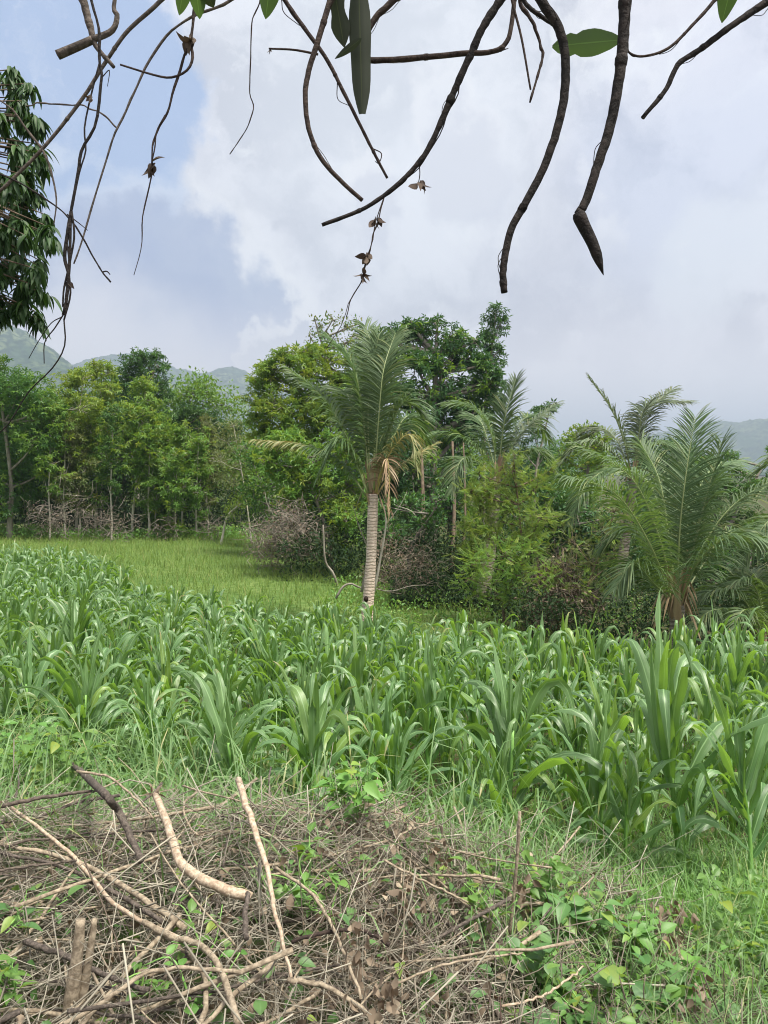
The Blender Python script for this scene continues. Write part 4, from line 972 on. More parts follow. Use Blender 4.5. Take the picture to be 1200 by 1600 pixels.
# the remaining plants of the field, farthest away, as one mass
st = MB(); lf = MB()
bank = [corn_proto(0, 1.45, 11) for _ in range(5)]
for x, y in cand[290:]:
    a = rng.random() * 6.28; s_ = .76 + .3 * rng.random(); c_, s2 = math.cos(a), math.sin(a)
    Rm = np.array([[c_, s2, 0], [-s2, c_, 0], [0, 0, 1]]) * s_; b_ = bank[int(rng.random() * 5)]
    for src, dst in ((b_[0], st), (b_[1], lf)):
        for V, Q, A in zip(src.V, src.Q, src.A):
            pass
        V = np.concatenate(src.V); Q = np.concatenate(src.Q); A = np.concatenate(src.A)
        dst.add(V @ Rm + [x, y, float(gz(x, y))], Q, A)
if len(cand) > 290:
    ro = thing('corn_field', 'farthest rows of the corn field running up to the meadow', 'corn field'); ro['kind'] = 'stuff'
    st.build('stalks', M['corn_stalk'], ro)['kind'] = 'stuff'; lf.build('leaves', M['corn'], ro)['kind'] = 'stuff'

# ---------------------------------------------------------------- broad leaved weeds and vines near by
def leafy_weed(label, x, y, h, n, tmpl=OVATE, size=.07, mat='weed', spread=.25, z0=None, stems=5, name='leafy_weed', group=None):
    z = float(gz(x, y)) if z0 is None else z0; root = thing(name, label, 'weed', (x, y, z), group); sm = MB(); lm = MB()
    per = max(n // stems, 3)
    for s_ in range(stems):
        a = rng.random() * 6.28; e = np.array([x + math.cos(a) * spread * (.3 + rng.random()), y + math.sin(a) * spread * (.3 + rng.random()), z + h * (.6 + .5 * rng.random())])
        c = spl([(x, y, z - .03), (np.array([x, y, z]) * .5 + e * .5) + rng.normal(0, .03, 3), e], 10); tubes(sm, c, np.linspace(.005, .002, 10), 5)
        t = .15 + .85 * rng.random(per); p = np.stack([np.interp(t, np.linspace(0, 1, 10), c[:, k]) for k in range(3)], 1)
        a = rng.random(per) * 6.28; d = np.stack([np.cos(a), np.sin(a), rng.normal(.15, .3, per)], 1); st_ = d * size * .35
        tubes(sm, np.stack([p, p + st_ * .5 + [0, 0, .01], p + st_], 1), np.full((per, 3), .0012), 3)
        inst(lm, tmpl, p + st_, d, rng.normal(0, .3, (per, 3)) + [0, 0, 1], size * (.6 + .8 * rng.random(per)))
    sm.build('stems', M['corn_stalk'], root); lm.build('leaves', M[mat], root); return root
leafy_weed('bushy soft green weed at the left edge above the dry branches', *P(55, 740, 5.6)[:2], .95, 420, spread=.42, size=.085, stems=16)
leafy_weed('smaller soft green weed behind the bushy one at the left edge', *P(15, 740, 6.4)[:2], .8, 260, spread=.35, size=.08, stems=12)
leafy_weed('low spreading weed beneath the bushy one at the left edge', *P(25, 740, 5.0)[:2], .45, 80, spread=.3, size=.14, mat='vine', stems=6)
def pw(px, py, lift=0): p = hit(px, py, pile_h, lift); return p
for px, py, h, n, lb_, kw in [
    (835, 1370, .30, 90, 'light green vine tuft over the dry weeds above the heart leaves', dict(size=.055, mat='weed')),
    (760, 1400, .28, 60, 'small yellowish weed among dry stems right of the branch heap', dict(size=.05, mat='weed')),
    (905, 1430, .30, 60, 'broad leaved weed at the right end of the dry brush', dict(size=.085, mat='vine')),
    (860, 1510, .26, 50, 'dark leaved vine low in the dry brush', dict(size=.06, mat='vine', tmpl=HEART)),
    (515, 1370, .16, 26, 'little weed poking through the middle of the branch heap', dict(size=.05)),
    (320, 1425, .14, 24, 'little weed beside the peeled branch', dict(size=.05)),
    (300, 1500, .10, 14, 'tiny bright seedling in the lower left of the heap', dict(size=.045)),
    (215, 1495, .10, 14, 'tiny bright seedling left of the curved branch', dict(size=.04)),
    (40, 1395, .12, 10, 'weed with one broad leaf at the left side of the heap', dict(size=.08, mat='vine')),
    (25, 1490, .16, 40, 'feathery bright green tuft at the left edge of the heap', dict(size=.05)),
    (480, 1330, .16, 26, 'weed with yellow leaves in the heap near its top', dict(size=.06)),
    (1165, 1500, .34, 120, 'light green weed at the lower right edge', dict(size=.07, mat='weed', spread=.3)),
    (1100, 1530, .22, 60, 'light green weed beside the vine at the lower right', dict(size=.06, mat='weed')),
    (975, 1560, .18, 60, 'round leaved vine with the largest leaves at the lower right', dict(size=.066, mat='vine', tmpl=HEART, spread=.3)),
    (900, 1580, .16, 40, 'round leaved vine at the bottom right of the dry brush', dict(size=.06, mat='vine', tmpl=HEART)),
    (1060, 1590, .14, 50, 'round leaved vine along the bottom edge at the right', dict(size=.07, mat='vine', tmpl=HEART)),
    (160, 1590, .08, 18, 'small leaf cluster at the bottom left of the heap', dict(size=.04)),
    (560, 1235, .35, 60, 'weed with pointed leaves at the foot of the corn', dict(size=.08, spread=.2)),
    (1005, 1460, .3, 50, 'tall thin leaved weed beside the brown dead tuft', dict(size=.07, spread=.2))]:
    p = pw(px, py + 25); leafy_weed(lb_, p[0], p[1], h, n, z0=float(p[2]) - .08, **dict(dict(spread=.18), **kw))
# scattered green leaves among the brush and along the bank
mb = MB(); n = 3600
x = -1.6 + 4.2 * rng.random(n); y = 2.0 + 2.6 * rng.random(n); k = (x > .05) | (rng.random(n) < .22); x, y = x[k], y[k]; n = len(x)
z = pile_h(x, y) - .28 + .30 * rng.random(n); z = np.maximum(z, gz(x, y) + .03 * rng.random(n) + .01)
inst(mb, OVATE, np.stack([x, y, z], 1), rng.normal(0, 1, (n, 3)) * [1, 1, .5], rng.normal(0, .4, (n, 3)) + [0, 0, 1], .055 * (.6 + .8 * rng.random(n)))
tag(mb.build('ground_cover', M['vine']), 'small creeping green leaves through the dry brush', 'ground cover', kind='stuff')

# ---------------------------------------------------------------- heap of dry branches
heap_twigs = MB(); heap_dark = MB()
def rand_twigs(mb, n, xr, yr, l0, l1, r0, r1, pitch=.3, under=.45, fnk=None, K=6, sides=4, curve=.12, above=.03):
    x = xr[0] + (xr[1] - xr[0]) * rng.random(n); y = yr[0] + (yr[1] - yr[0]) * rng.random(n)
    top = pile_h(x, y); lo = gz(x, y); u = rng.random(n) ** .55
    z = np.maximum(lo + .01, top - under * (1 - u)) + above * rng.random(n)
    if fnk is not None: k = fnk(x, y); x, y, z = x[k], y[k], z[k]; n = len(x)
    L = l0 + (l1 - l0) * rng.random(n) ** 1.6; a = rng.random(n) * 6.28; e = rng.normal(0, pitch, n)
    d = np.stack([np.cos(a) * np.cos(e), np.sin(a) * np.cos(e), np.sin(e)], 1); cpt = np.stack([x, y, z], 1)
    t = np.linspace(-.5, .5, K); side = nrm(rng.normal(0, 1, (n, 3)) * [1, 1, .5]); cv = rng.normal(0, curve, n) * L
    Pt = cpt[:, None] + d[:, None] * (t[None, :, None] * L[:, None, None]) + side[:, None] * ((t * t - .08)[None, :, None] * 4 * cv[:, None, None]) + rng.normal(0, .006, (n, K, 3))
    Rr = (r0 + (r1 - r0) * rng.random(n) ** 2)[:, None] * np.linspace(1, .55, K)[None]
    tubes(mb, Pt, Rr, sides)
heapk = lambda x, y: (pile_h(x, y) - gz(x, y) > .08)
rand_twigs(heap_twigs, 4600, (-2.4, 1.4), (1.7, 4.9), .2, 1.0, .0012, .0042, .45, fnk=heapk, curve=.18)
rand_twigs(heap_twigs, 1500, (-2.4, .5), (1.7, 4.9), .15, .6, .001, .0022, .6, fnk=heapk, curve=.2)
rand_twigs(heap_dark, 3400, (-.2, 1.8), (1.8, 4.3), .12, .6, .001, .0030, .8, fnk=lambda x, y: rng.random(len(x)) < 1 - sstep(1.2, 1.8, x), curve=.2)
rand_twigs(heap_dark, 900, (-2.4, -.3), (3.2, 4.9), .15, .5, .001, .0022, .7, fnk=heapk)
h = thing('dry_brush', 'mass of fine dry twigs filling the heap at the bottom', 'twigs'); h['kind'] = 'stuff'
heap_twigs.build('pale_twigs', M['dry_twig'], h)['kind'] = 'stuff'; heap_dark.build('brown_twigs', M['brown_twig'], h)['kind'] = 'stuff'
# medium sticks, each on its own
GS = 'dry sticks of the heap'
sr = np.random.default_rng(3)
for i in range(290):
    x = -2.2 + 3.2 * sr.random(); y = 1.9 + 2.7 * sr.random()
    if pile_h(x, y) - gz(x, y) < .12: continue
    z = pile_h(x, y) - .02 - .20 * sr.random() ** 1.6
    L = .5 + 1.1 * sr.random() ** 1.5; a = sr.normal(2.5, .9) if sr.random() < .7 else sr.random() * 6.28; e = sr.normal(.0, .16)
    d = np.array([math.cos(a) * math.cos(e), math.sin(a) * math.cos(e), math.sin(e)]); s_ = nrm(np.cross(d, [0, 0, 1]) + sr.normal(0, .3, 3))
    cv = sr.normal(0, .10) * L; t = np.linspace(-.5, .5, 10)[:, None]
    c = np.array([x, y, z]) + d * t * L + s_ * (t * t - .08) * 4 * cv + sr.normal(0, .004, (10, 3))
    r_ = .003 + .0075 * sr.random() ** 2
    mb = MB(); tubes(mb, c, np.linspace(r_, r_ * .55, 10) * (1 + .12 * sr.random(10)), 7, [sr.random()])
    mt = 'tan_branch' if sr.random() < .7 else ('dark_stick' if sr.random() < .45 else 'grey_branch')
    mb2 = mb.build('dry_stick', M[mt], origin=tuple(c[0]))
    tone = {'tan_branch': 'pale tan', 'dark_stick': 'dark weathered', 'grey_branch': 'grey brown'}[mt]
    px = 600 + x / y * F; py = 740 + (CAMZ - z) / y * F
    wh = ('at the left edge', 'left of the peeled branch', 'around the peeled branch', 'around the steep stake', 'right of the steep stake', 'among the brown twigs at the right')[int(np.searchsorted([110, 240, 370, 450, 620], px))]
    dp = ('high in the heap', 'halfway down the heap', 'low in the heap')[int(np.searchsorted([1330, 1450], py))]
    tag(mb2, '%s %s dry stick %s, %s' % ('thick' if r_ > .0062 else ('slim' if r_ > .0040 else 'thin'), tone, dp, wh), 'stick', GS)

def hero_stick(name, label, pts, w0, w1, mat, lift=.03, K=22, cap=None, cat='branch', extra=None):
    ws = []
    for p in pts:
        q = hit(p[0], p[1], pile_h, (p[2] if len(p) > 2 else lift)); ws.append(q)
    Y = np.array([q[1] for q in ws]); 
    c = spl(ws, K); r = np.linspace(w0, w1, K) / 2 / F * np.linspace(Y[0], Y[-1], K)
    r = r * (1 + .10 * rng.random(K)); mb = MB(); tubes(mb, c + rng.normal(0, .0022, (K, 3)), r, 9)
    root = thing(name, label, cat, c[-1]); mb.build('wood', M[mat], root)
    if extra: extra(root, c, r)
    return root
def bark_tip(root, c, r):
    mb = MB(); n = 14; a = rng.random(n) * 6.28; p = c[0] + rng.normal(0, .008, (n, 3))
    ribbons(mb, p, rng.normal(0, .5, (n, 3)) + [0, 0, .8], rng.normal(0, 1, (n, 3)), .06, .012, .5, 3, 2); mb.build('torn_bark', M['dead_leaf'], root)
hero_stick('peeled_branch', 'thick peeled pale branch with an elbow bend, rising from the heap', [(243, 1242, .14), (262, 1290, .12), (277, 1335, .10), (292, 1358, .08), (340, 1385, .06), (392, 1402, .04)], 10, 17, 'peeled', extra=bark_tip)
hero_stick('long_stake', 'long straight pale branch standing steeply across the heap', [(372, 1218, .20), (395, 1290, .17), (415, 1350, .13), (432, 1430, .09), (456, 1530, .04)], 11, 5, 'peeled')
hero_stick('long_branch', 'pale branch sweeping down from the left edge to the middle of the heap', [(-10, 1318), (100, 1340), (160, 1366), (222, 1402), (290, 1450)], 6, 10, 'tan_branch')
hero_stick('long_branch', 'second pale branch just under the sweeping one at the left', [(-10, 1330), (90, 1352), (150, 1380), (205, 1410), (255, 1440)], 5, 8, 'grey_branch', lift=.02)
hero_stick('long_branch', 'smooth curved branch running down to the bottom edge left of centre', [(225, 1440), (262, 1462), (312, 1478), (345, 1515), (372, 1600)], 9, 11, 'tan_branch', lift=.05)
hero_stick('long_branch', 'straight pale branch from the upper left across the heap', [(18, 1262), (70, 1300), (120, 1345), (190, 1420), (300, 1475)], 5, 7, 'peeled', lift=.04)
hero_stick('long_branch', 'thin dark branch crossing level at the top left of the heap', [(-10, 1262, .10), (60, 1247, .12), (110, 1240, .12), (152, 1235, .12)], 7, 4, 'dark_stick')
hero_stick('long_branch', 'forked grey branch leaning down from the weeds at the top left', [(105, 1187, .24), (150, 1228, .2), (185, 1270, .15), (222, 1345, .05)], 6, 10, 'grey_branch')
hero_stick('long_branch', 'arched brown branch at the bottom right of the heap', [(450, 1532), (500, 1538), (550, 1565), (605, 1612)], 8, 7, 'tan_branch', lift=.06)
hero_stick('long_branch', 'reddish curved branch above the arched one', [(455, 1472), (520, 1455), (570, 1455), (610, 1478)], 6, 6, 'brown_branch', lift=.06)
hero_stick('long_branch', 'long thin cane slanting from the middle of the heap to the lower edge', [(430, 1355), (490, 1400), (530, 1470), (565, 1560)], 5, 5, 'tan_branch', lift=.08)
hero_stick('long_branch', 'pair making cane that curves along the bottom of the heap', [(100, 1600), (170, 1560), (230, 1520), (300, 1512), (380, 1520)], 8, 6, 'tan_branch', lift=.06)
hero_stick('long_branch', 'pale branch lying along the lower left of the heap', [(40, 1470), (90, 1490), (160, 1520), (230, 1548)], 10, 7, 'grey_branch', lift=.03)
hero_stick('long_branch', 'dark thin branch lying across the left of the heap', [(-10, 1362), (60, 1352), (120, 1345)], 4, 3, 'dark_stick', lift=.07)
hero_stick('long_branch', 'thin pale cane arching over the top of the heap into the grass', [(120, 1205, .2), (170, 1215, .2), (215, 1250, .15), (240, 1280, .1)], 4, 3, 'tan_branch')
hero_stick('long_branch', 'long thin stem across the brush right of the heap', [(600, 1545, .08), (690, 1510, .12), (770, 1495, .12), (815, 1490, .1)], 4, 3, 'tan_branch')
hero_stick('long_branch', 'thin pale cane curving under the dry weeds at lower right', [(785, 1570, .1), (840, 1560, .12), (880, 1535, .12), (912, 1510, .12)], 4, 3, 'peeled')
hero_stick('long_branch', 'leaning thin cane above the right end of the heap', [(600, 1345, .12), (680, 1385, .1), (750, 1420, .06)], 4, 3, 'tan_branch')
hero_stick('long_branch', 'short forked stub near the middle of the heap', [(385, 1465, .05), (383, 1430, .06), (388, 1395, .07)], 9, 7, 'grey_branch')
def stump(label, pts, w0, w1):
    ws = [hit(px, py, pile_h, l) for px, py, l in pts]; c = spl(ws, 12); D = ws[0][1]
    root = thing('broken_stake', label, 'stake', c[0]); mb = MB(); tubes(mb, c, np.linspace(w0, w1, 12) / 2 / F * D * (1 + .08 * rng.random(12)), 10); mb.build('wood', M['grey_branch'], root)
def stake(label, bx, by, tx, ty, w0, w1):
    b = hit(bx, by, pile_h, 0); t = P(tx, ty, b[1] + .02); c = spl([b - [0, 0, .1], (b + t) / 2 + [.01, 0, 0], t], 12)
    root = thing('broken_stake', label, 'stake', b); mb = MB(); tubes(mb, c, np.linspace(w0, w1, 12) / 2 / F * b[1] * (1 + .1 * rng.random(12)), 10); mb.build('wood', M['tan_branch'], root)
stake('thick broken stake standing up at the lower left of the heap', 105, 1555, 126, 1437, 24, 14)
stake('thinner broken stake leaning beside the thick one', 122, 1550, 148, 1436, 16, 9)
stake('dry stem with a withered top standing at the right end of the heap', 795, 1440, 812, 1268, 5, 5)

# withered leaves
mb = MB(); n = 1500
x = -.3 + 1.9 * rng.random(n); y = 2.0 + 2.6 * rng.random(n); z = pile_h(x, y) - .25 + .28 * rng.random(n); z = np.maximum(z, gz(x, y) + .02)
inst(mb, OVATE, np.stack([x, y, z], 1), rng.normal(0, 1, (n, 3)) + [0, 0, -.5], rng.normal(0, 1, (n, 3)), .045 * (.5 + rng.random(n)))
n = 500; x = -2.2 + 2.4 * rng.random(n); y = 2.0 + 2.6 * rng.random(n); z = pile_h(x, y) - .2 + .2 * rng.random(n)
inst(mb, OVATE, np.stack([x, y, z], 1), rng.normal(0, 1, (n, 3)), rng.normal(0, 1, (n, 3)), .04 * (.5 + rng.random(n)))
for px, py in ((775, 1275), (820, 1275), (690, 1340), (815, 1390), (640, 1400), (1050, 1430), (1060, 1470), (560, 1480), (590, 1560), (1085, 1560)):
    c = hit(px, py, pile_h, .12); n = 26
    inst(mb, OVATE, c + rng.normal(0, .035, (n, 3)) * [1, 1, 1.4], rng.normal(0, .4, (n, 3)) + [0, 0, -1], rng.normal(0, 1, (n, 3)), .038 * (.5 + rng.random(n)))
tag(mb.build('withered_leaves', M['dead_leaf']), 'withered brown leaves hanging in the dry brush', 'dry leaves', kind='stuff')

# ---------------------------------------------------------------- mango branch at the left
def mango():
    D = 6.2; bx = -5.6; root = thing('mango_tree', 'mango tree with dark drooping leaves hanging into the left edge', 'tree', (bx, D, float(gz(bx, D))))
    tr = MB(); lf = MB(); b = np.array([bx, D, float(gz(bx, D)) - .1]); fork = b + [.15, 0, 3.0]
    tubes(tr, spl([b, b * .5 + fork * .5 + [.06, 0, 0], fork, fork + [.2, .1, 2.6]], 16), np.linspace(.2, .07, 16), 12)
    cl = []
    for _ in range(200):
        py = rng.uniform(125, 520); edge = np.interp(py, [110, 150, 250, 330, 380, 440, 500, 530], [25, 62, 82, 85, 90, 72, 85, 70])
        cl.append((rng.uniform(-170, edge - 12), py, rng.normal(0, .30)))
    for e in ((20, 128, 0), (48, 150, 0), (40, 190, 0), (62, 245, 0), (70, 275, .1), (30, 320, 0), (72, 355, 0), (80, 390, 0), (60, 425, 0), (40, 455, 0), (70, 478, 0), (35, 495, 0), (15, 440, 0), (12, 400, 0), (58, 320, .1)): cl.append(e)
    hubs = [fork + [0.2, .1, z] for z in (.1, .9, 1.7, 2.4)]
    for px, py, dy in cl:
        c = P(px, py, D + dy); h = hubs[int(np.argmin([abs(q[2] - c[2] - .4) for q in hubs]))]
        top = c + [0, 0, .10]
        tubes(tr, spl([h, h * .4 + top * .6 + [0, 0, .25], top], 8), np.linspace(.022, .004, 8), 5)
        n = 20 + int(rng.random() * 9); a = rng.random(n) * 6.28
        d = np.stack([np.cos(a) * .8, np.sin(a) * .8, -.35 - .9 * rng.random(n)], 1); p = top + rng.normal(0, .018, (n, 3)) - np.array([0, 0, .03]) * rng.random((n, 1))
        inst(lf, MANGO, p, d, np.stack([np.cos(a) * .3, np.sin(a) * .3, np.ones(n)], 1) + rng.normal(0, .25, (n, 3)),   .135 * (.65 + .6 * rng.random(n)))
    tr.build('trunk', M['bark_brown'], root); lf.build('crown', M['mango'], root)
mango()

# ---------------------------------------------------------------- overhanging branches and climbers close by
def hang(name, label, pts, D, w0, w1, mat, dz=0.0, K=34, cat='branch', knobs=.10, more=(), up=None, root=None, part='stem', dD=0.0):
    w = [P(p[0], p[1], D + (p[2] if len(p) > 2 else 0) + dD * i / max(len(pts) - 1, 1)) for i, p in enumerate(pts)]
    if pts[0][1] <= -45:      # carry it on up to the limb overhead
        q = P(pts[0][0] * .9 + 60, -330, D); w = [q] + w; K += 12; w0 = w0 * 1.1
    c = spl(w, K); r = np.linspace(w0, w1 * .9, K) / 2 / F * D * .88
    if cat == 'vine':
        u = np.linspace(0, K / 3.0, K); s0 = rng.random() * 99
        c = c + np.stack([vnoise(u, u * 0 + s0 + q, 1.0, 77) for q in (0, 7, 13)], 1) * .0075 * np.sin(np.linspace(0.3, pi - .1, K))[:, None]
        r = r * (1 + .5 * vnoise(u * 3, u * 0 + s0, 1.0, 5))
    r = r * (1 + knobs * (rng.random(K) - .3)); mb = MB(); tubes(mb, c + rng.normal(0, .05 * r.min(), (K, 3)), r, 9)
    for q, a, b in more:
        cc = spl([P(x[0], x[1], D + (x[2] if len(x) > 2 else 0)) for x in q], 16); tubes(mb, cc, np.linspace(a, b, 16) / 2 / F * D, 6)
    if root is None: root = thing(name, label, cat, w[0])
    # nodes, stubs and loose bark threads
    rm = r.mean()
    if rm > .0022 and cat == 'branch':
        for _ in range(3):
            i = int(rng.integers(3, K - 2)); ax_ = nrm(c[i + 1] - c[i - 1]); q = nrm(np.cross(ax_, rng.normal(0, 1, 3)))
            tubes(mb, np.stack([c[i] + ax_ * r[i] * j for j in (-1.6, -.6, .5, 1.5)]), np.array([.8, 1.18, 1.14, .8]) * r[i], 9)
            if mat != 'dark_bark' and rng.random() < .2: tubes(mb, np.stack([c[i], c[i] + (q + ax_ * .6) * r[i] * 1.8, c[i] + (q * 1.2 + ax_ * 1.4) * r[i] * 2.6]), np.array([.5, .35, .12]) * r[i], 6)
        for _ in range(4):
            i = int(rng.integers(4, K - 8)); k_ = c[i:i + 6] + nrm(rng.normal(0, 1, 3)) * r[i] * np.array([.9, 1.6, 2.0, 1.8, 1.4, .9])[:, None]
            tubes(mb, spl(k_, 10), np.full(10, .0007), 4)
    mb.build(part, M[mat], root); return root
def knot(root, px, py, D, size, n=5, name='dry_bud'):
    mb = MB(); c = P(px, py, D); s_ = size / F * D
    inst(mb, OVATE, c + rng.normal(0, s_ * .12, (n, 3)), rng.normal(0, .5, (n, 3)) + [0, 0, -1], rng.normal(0, 1, (n, 3)), s_ * (.8 + .4 * rng.random(n)))
    mb.build(name, M['bud'], root)
def bigleaf(root, a, b, w, D, mat, n=1, name='leaf', fold=.2, prof=None, bow=0.0):
    p0 = P(a[0], a[1], D); p1 = P(b[0], b[1], D + .05); ax_ = p1 - p0; L = np.linalg.norm(ax_); mb = MB()
    side = np.cross(nrm(ax_), [0, 1, .25]); t = np.linspace(0, 1, 13)
    if prof is None: prof = np.clip(np.sin(pi * t ** .75) ** .75, .03, 1)
    ribbons(mb, np.array([p0]), np.array([ax_]) + [0, 0, bow], np.array([side]), L, w / F * D, bow * 2, 12, 5, prof, fold=fold, wave=.05, rnd=np.array([rng.random()]))
    mb.build(name, M[mat], root)
D1 = 1.75
t = hang('broken_branch', 'thick broken branch stub with a cross piece at the top left', [(122, -60), (133, 10), (142, 45), (150, 72), (178, 105)], D1, 16, 7, 'grey_branch', more=[([(90, 86), (118, 74), (145, 62)], 15, 13), ([(145, 62), (175, 48), (183, 25), (178, 8), (192, -60)], 11, 5)])
hang('hanging_branch', 'long straight grey branch slanting down to the left edge', [(300, -60), (250, 2), (200, 48), (165, 97), (130, 152), (66, 233), (-20, 318)], 1.9, 7, 6, 'grey_branch', knobs=.05, more=[([(66, 233), (40, 200), (20, 172), (-10, 150)], 4, 2), ([(66, 233), (78, 262), (88, 310), (84, 352)], 4, 2)])
hang('hanging_vine', 'long thin stem slanting from the top to the bundle of black vines', [(420, -60), (363, 0), (300, 27), (250, 66), (215, 135), (190, 185), (165, 250), (130, 370), (115, 412)], 1.85, 5, 3, 'grey_branch', cat='vine', knobs=.03)
t = hang('hanging_vine', 'twisted dry vine with a triangular dead bud, left of the empty sky', [(320, -60), (305, 0), (297, 66), (285, 92), (272, 140), (262, 175), (247, 200), (238, 225), (237, 262), (235, 290), (224, 340), (221, 385), (209, 430)], 1.8, 5, 1.6, 'brown_branch', cat='vine',
         more=[([(297, 66), (301, 90), (292, 110), (268, 121), (240, 117), (188, 101)], 5, 3), ([(258, 180), (245, 205), (242, 230), (238, 250)], 2.5, 2)])
knot(t, 239, 256, 1.8, 20, 6); knot(t, 298, 60, 1.8, 20, 6)
hang('hanging_vine', 'short arching tendril crossing the slanting branch at the left', [(40, 166), (66, 162), (105, 162), (150, 172), (184, 201)], 2.0, 2.5, 3, 'grey_branch', cat='vine')
t = hang('vine_bundle', 'bundle of black twisted vines hanging down at the left', [(140, -60), (143, 0), (155, 50), (155, 100), (160, 128), (147, 195), (128, 240), (120, 280), (112, 325), (109, 352), (109, 400), (105, 460), (99, 492)], 1.7, 4, 6, 'dark_bark', cat='vine',
         more=[([(155, 100), (142, 150), (132, 200), (134, 235), (124, 270), (112, 330)], 3, 2.5), ([(110, 330), (104, 370), (108, 410), (100, 450), (98, 480)], 3.5, 3), ([(112, 330), (116, 370), (108, 420), (110, 460), (100, 500)], 3.5, 3),
               ([(108, 350), (101, 400), (107, 430), (103, 470)], 6, 5), ([(100, 490), (86, 512), (70, 535), (69, 568)], 2.5, 1.5), ([(100, 500), (101, 540), (82, 575), (45, 612), (15, 660), (-8, 682)], 2.5, 2), ([(97, 495), (80, 505), (62, 530), (45, 560)], 1.8, 1.2), ([(160, 120), (171, 110), (168, 135)], 2, 1)])
knot(t, 144, 152, 1.7, 12, 4); knot(t, 108, 440, 1.7, 12, 4)
hang('hanging_vine', 'dark forked twig sloping right from the left edge through the bundle', [(-10, 268), (33, 286), (70, 310), (105, 337), (125, 366), (145, 400), (160, 425), (173, 441)], 1.78, 3, 3, 'dark_bark', cat='vine', more=[([(160, 425), (167, 424), (172, 429)], 2.5, 1.5), ([(105, 335), (125, 350), (137, 360)], 2, 1)])
hang('hanging_vine', 'single wavy thin tendril hanging free in the bright sky', [(410, -60), (405, 0), (396, 30), (392, 80), (391, 140), (395, 175), (380, 210), (359, 241)], 1.8, 2.5, 1.8, 'brown_branch', cat='vine', knobs=.02)
hang('hanging_branch', 'bow shaped brown branch curving down right in the upper middle', [(530, -60), (513, 10), (495, 70), (482, 112), (477, 150), (482, 200), (500, 245), (530, 280), (566, 313)], 1.6, 10, 8, 'brown_branch', knobs=.04)
t = hang('hanging_branch', 'straight dark branch with tendrils crossing behind the bow shaped one', [(420, -50), (445, 0), (480, 50), (510, 92), (540, 150), (565, 200), (585, 240), (605, 278)], 1.75, 8, 5, 'brown_branch', more=[([(497, 85), (460, 78), (420, 76)], 4, 3), ([(582, 232), (596, 240), (592, 255), (586, 252)], 2, 1), ([(527, 130), (528, 155), (545, 165)], 1.5, 1), ([(440, 0), (444, 20), (468, 40)], 1.5, 1.2)])
knot(t, 422, 77, 1.75, 8, 3)
t = hang('hanging_branch', 'knotty branch with a long level arm in the upper middle', [(660, -60), (612, 3), (590, 24), (574, 50), (566, 80), (572, 93), (620, 93), (720, 84), (768, 81), (790, 68), (800, 35), (808, -50)], 1.7, 11, 8, 'brown_branch', knobs=.12)
bigleaf(t, (560, -40), (566, 178), 34, 1.62, 'pod_leaf', prof=np.array([.4, .6, .8, .95, 1, 1, .95, .9, .88, .85, .75, .55, .3]), fold=.35)
bigleaf(t, (520, -30), (538, 74), 30, 1.60, 'pod_leaf', prof=np.array([.6, .8, 1, .95, .8, .7, .75, .9, 1, .9, .7, .4, .05]), fold=.3)
bigleaf(t, (565, 60), (523, 92), 12, 1.6, 'pod_leaf')
t = hang('hanging_branch', 'long rough branch sweeping down left across the centre of the sky', [(815, -60), (780, 2), (755, 42), (735, 86), (715, 130), (700, 165), (685, 200), (665, 240), (645, 265), (620, 290), (570, 325), (503, 352)], 1.7, 14, 7, 'dark_bark', knobs=.25, K=60,
         more=[([(735, 86), (720, 120), (715, 150), (700, 175), (690, 205), (672, 235), (655, 262), (640, 275)], 2, 1.5), ([(655, 255), (656, 272), (654, 285)], 1.6, 1.4)])
knot(t, 654, 284, 1.7, 20, 5)
t = hang('hanging_vine', 'thin beaded vine with dry buds hanging down to the coconut palm', [(600, 308), (591, 345), (580, 375), (573, 405), (565, 435), (550, 465), (541, 495)], 1.7, 2.4, 1.8, 'brown_branch', cat='vine', more=[([(600, 308), (586, 350), (582, 378), (570, 410), (568, 435), (546, 470), (535, 505), (510, 545)], 1.6, 1)])
for q in ((588, 346), (573, 402), (566, 432)): knot(t, q[0], q[1] - 4, 1.7, 15, 6)
hang('hanging_branch', 'thick dark branch curving down with a blunt end, right of centre', [(825, -60), (845, 0), (866, 30), (880, 66), (884, 110), (880, 160), (868, 210), (850, 260), (825, 310), (800, 355), (790, 395), (786, 430), (788, 457)], 1.35, 16, 13, 'dark_bark', knobs=.03, K=60)
hang('hanging_vine', 'pair of thin pointed stems meeting beside the thick curved branch', [(805, -60), (816, 10), (836, 45), (847, 75), (842, 110), (828, 160)], 1.5, 8, 4, 'brown_branch', cat='vine', more=[([(795, -50), (800, 0), (815, 60), (829, 140)], 5, 3)])
hang('hanging_branch', 'dark branch beside the thick curved one, entering at the top', [(800, -60), (818, 0), (845, 25), (868, 40)], 1.38, 8, 7, 'dark_bark')
t = hang('hanging_branch', 'thickest black branch, bent sharply near its pointed end', [(985, -60), (977, 0), (974, 60), (968, 115), (955, 190), (935, 255), (915, 315), (903, 334)], 1.3, 20, 16, 'dark_bark', knobs=.03, K=50)
cc = spl([P(903, 332, 1.3), P(912, 352, 1.3), P(928, 385, 1.3), P(943, 430, 1.3)], 14); mb = MB(); tubes(mb, cc, np.interp(np.linspace(0, 1, 14), [0, .1, .8, 1], [8, 11, 8, .5]) / F * 1.3, 9); mb.build('bent_end', M['dark_bark'], t)
t = hang('hanging_branch', 'thick branch coming in at the top right corner', [(1290, -60), (1200, 2), (1170, 22), (1130, 50), (1090, 80), (1060, 100), (1040, 140), (1004, 184)], 1.5, 13, 8, 'dark_bark', knobs=.15)
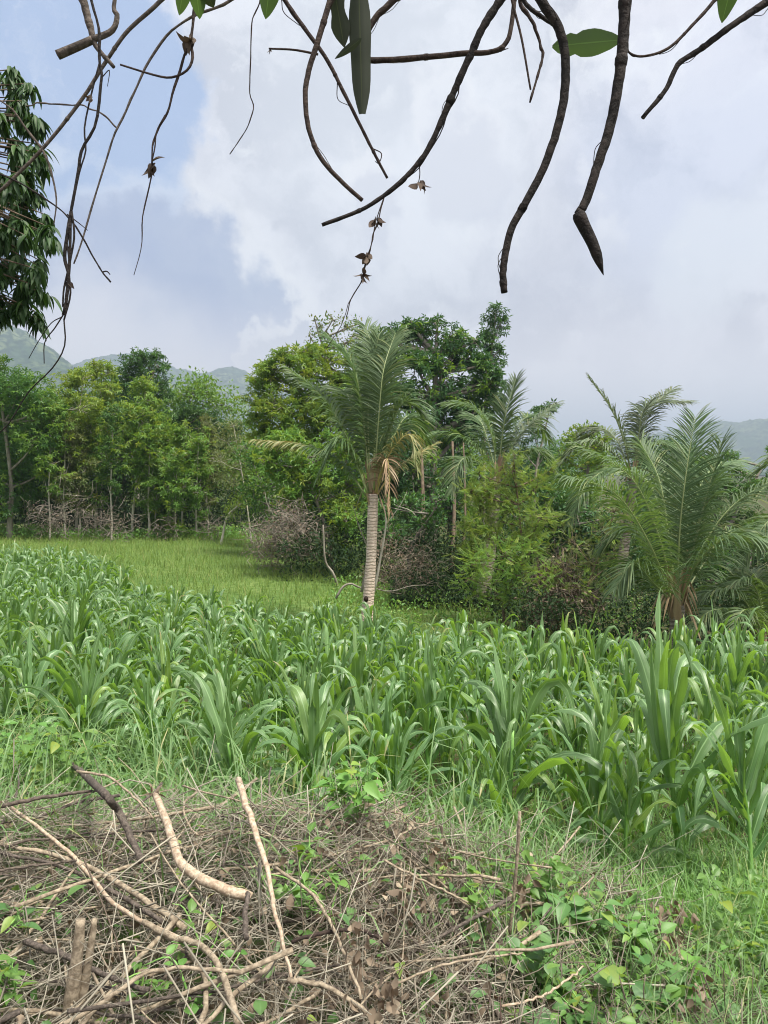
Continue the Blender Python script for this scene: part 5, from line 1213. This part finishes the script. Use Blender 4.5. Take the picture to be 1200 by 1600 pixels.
t = hang('hanging_branch', 'thin kinked branch between the bent black one and the corner branch', [(1160, -60), (1115, 2), (1085, 36), (1045, 75), (1005, 88), (983, 82), (981, 68)], 1.45, 7, 3, 'brown_branch')
bigleaf(t, (974, 62), (862, 88), 38, 1.4, 'leaf_green', fold=.1, bow=.02, prof=np.array([.05, .35, .6, .75, .9, 1, 1, .95, .7, .85, .7, .5, .1]))
bigleaf(t, (1150, -50), (1128, 36), 34, 1.45, 'leaf_green')
t = thing('hanging_leaves', 'cluster of three dark leaves at the top edge left of centre', 'leaves', P(300, -20, 1.7))
for a, b in (((290, -40), (280, 24)), ((305, -30), (312, 30)), ((318, -20), (334, 12))): bigleaf(t, a, b, 26, 1.7, 'pod_leaf' if a[0] > 310 else 'leaf_green')
hang('', '', [(300, -60), (306, -20)], 1.7, 3, 2, 'brown_branch', root=t, part='stem', K=10)
t = thing('hanging_leaf', 'single green leaf at the top edge beside the wavy tendril', 'leaf', P(420, -30, 1.7)); bigleaf(t, (425, -50), (415, 30), 34, 1.7, 'leaf_green'); hang('', '', [(428, -60), (425, -45)], 1.7, 3, 2, 'brown_branch', root=t, part='stem', K=10)
# the limb overhead that they hang from, above the picture
ov = thing('overhead_limb', 'thick limb overhead that the hanging branches come from', 'branch', P(600, -200, 1.7)); mb = MB()
cc = spl([P(-1200, -250, 1.9), P(-200, -335, 1.8), P(300, -325, 1.8), P(700, -335, 1.65), P(1100, -330, 1.45), P(1500, -325, 1.5), P(2900, -60, 1.9)], 60); tubes(mb, cc, np.interp(np.linspace(0, 1, 60), [0, 1], [.018, .035]), 12); mb.build('limb', M['dark_bark'], ov)

# ---------------------------------------------------------------- haze
def haze():
    m, nt, n, l = newmat('haze_air'); out = n.new('ShaderNodeOutputMaterial'); pv = n.new('ShaderNodeVolumePrincipled')
    pv.inputs['Color'].default_value = (.58, .70, .86, 1); pv.inputs['Density'].default_value = .00038; pv.inputs['Anisotropy'].default_value = .2
    l.new(pv.outputs[0], out.inputs['Volume'])
    x0, x1, y0, y1, z0, z1 = -6600, 6600, -60, 7000, -3.5, 440
    V = [(x, y, z) for x in (x0, x1) for y in (y0, y1) for z in (z0, z1)]
    Q = [(0, 1, 3, 2), (4, 6, 7, 5), (0, 4, 5, 1), (2, 3, 7, 6), (0, 2, 6, 4), (1, 5, 7, 3)]
    mb = MB(); mb.add(V, Q, (0, 0, 0)); o = mb.build('haze', m, smooth=False); tag(o, 'pale blue air between the field and the hills', 'haze', kind='stuff')
haze()
print('objects', len(bpy.data.objects))
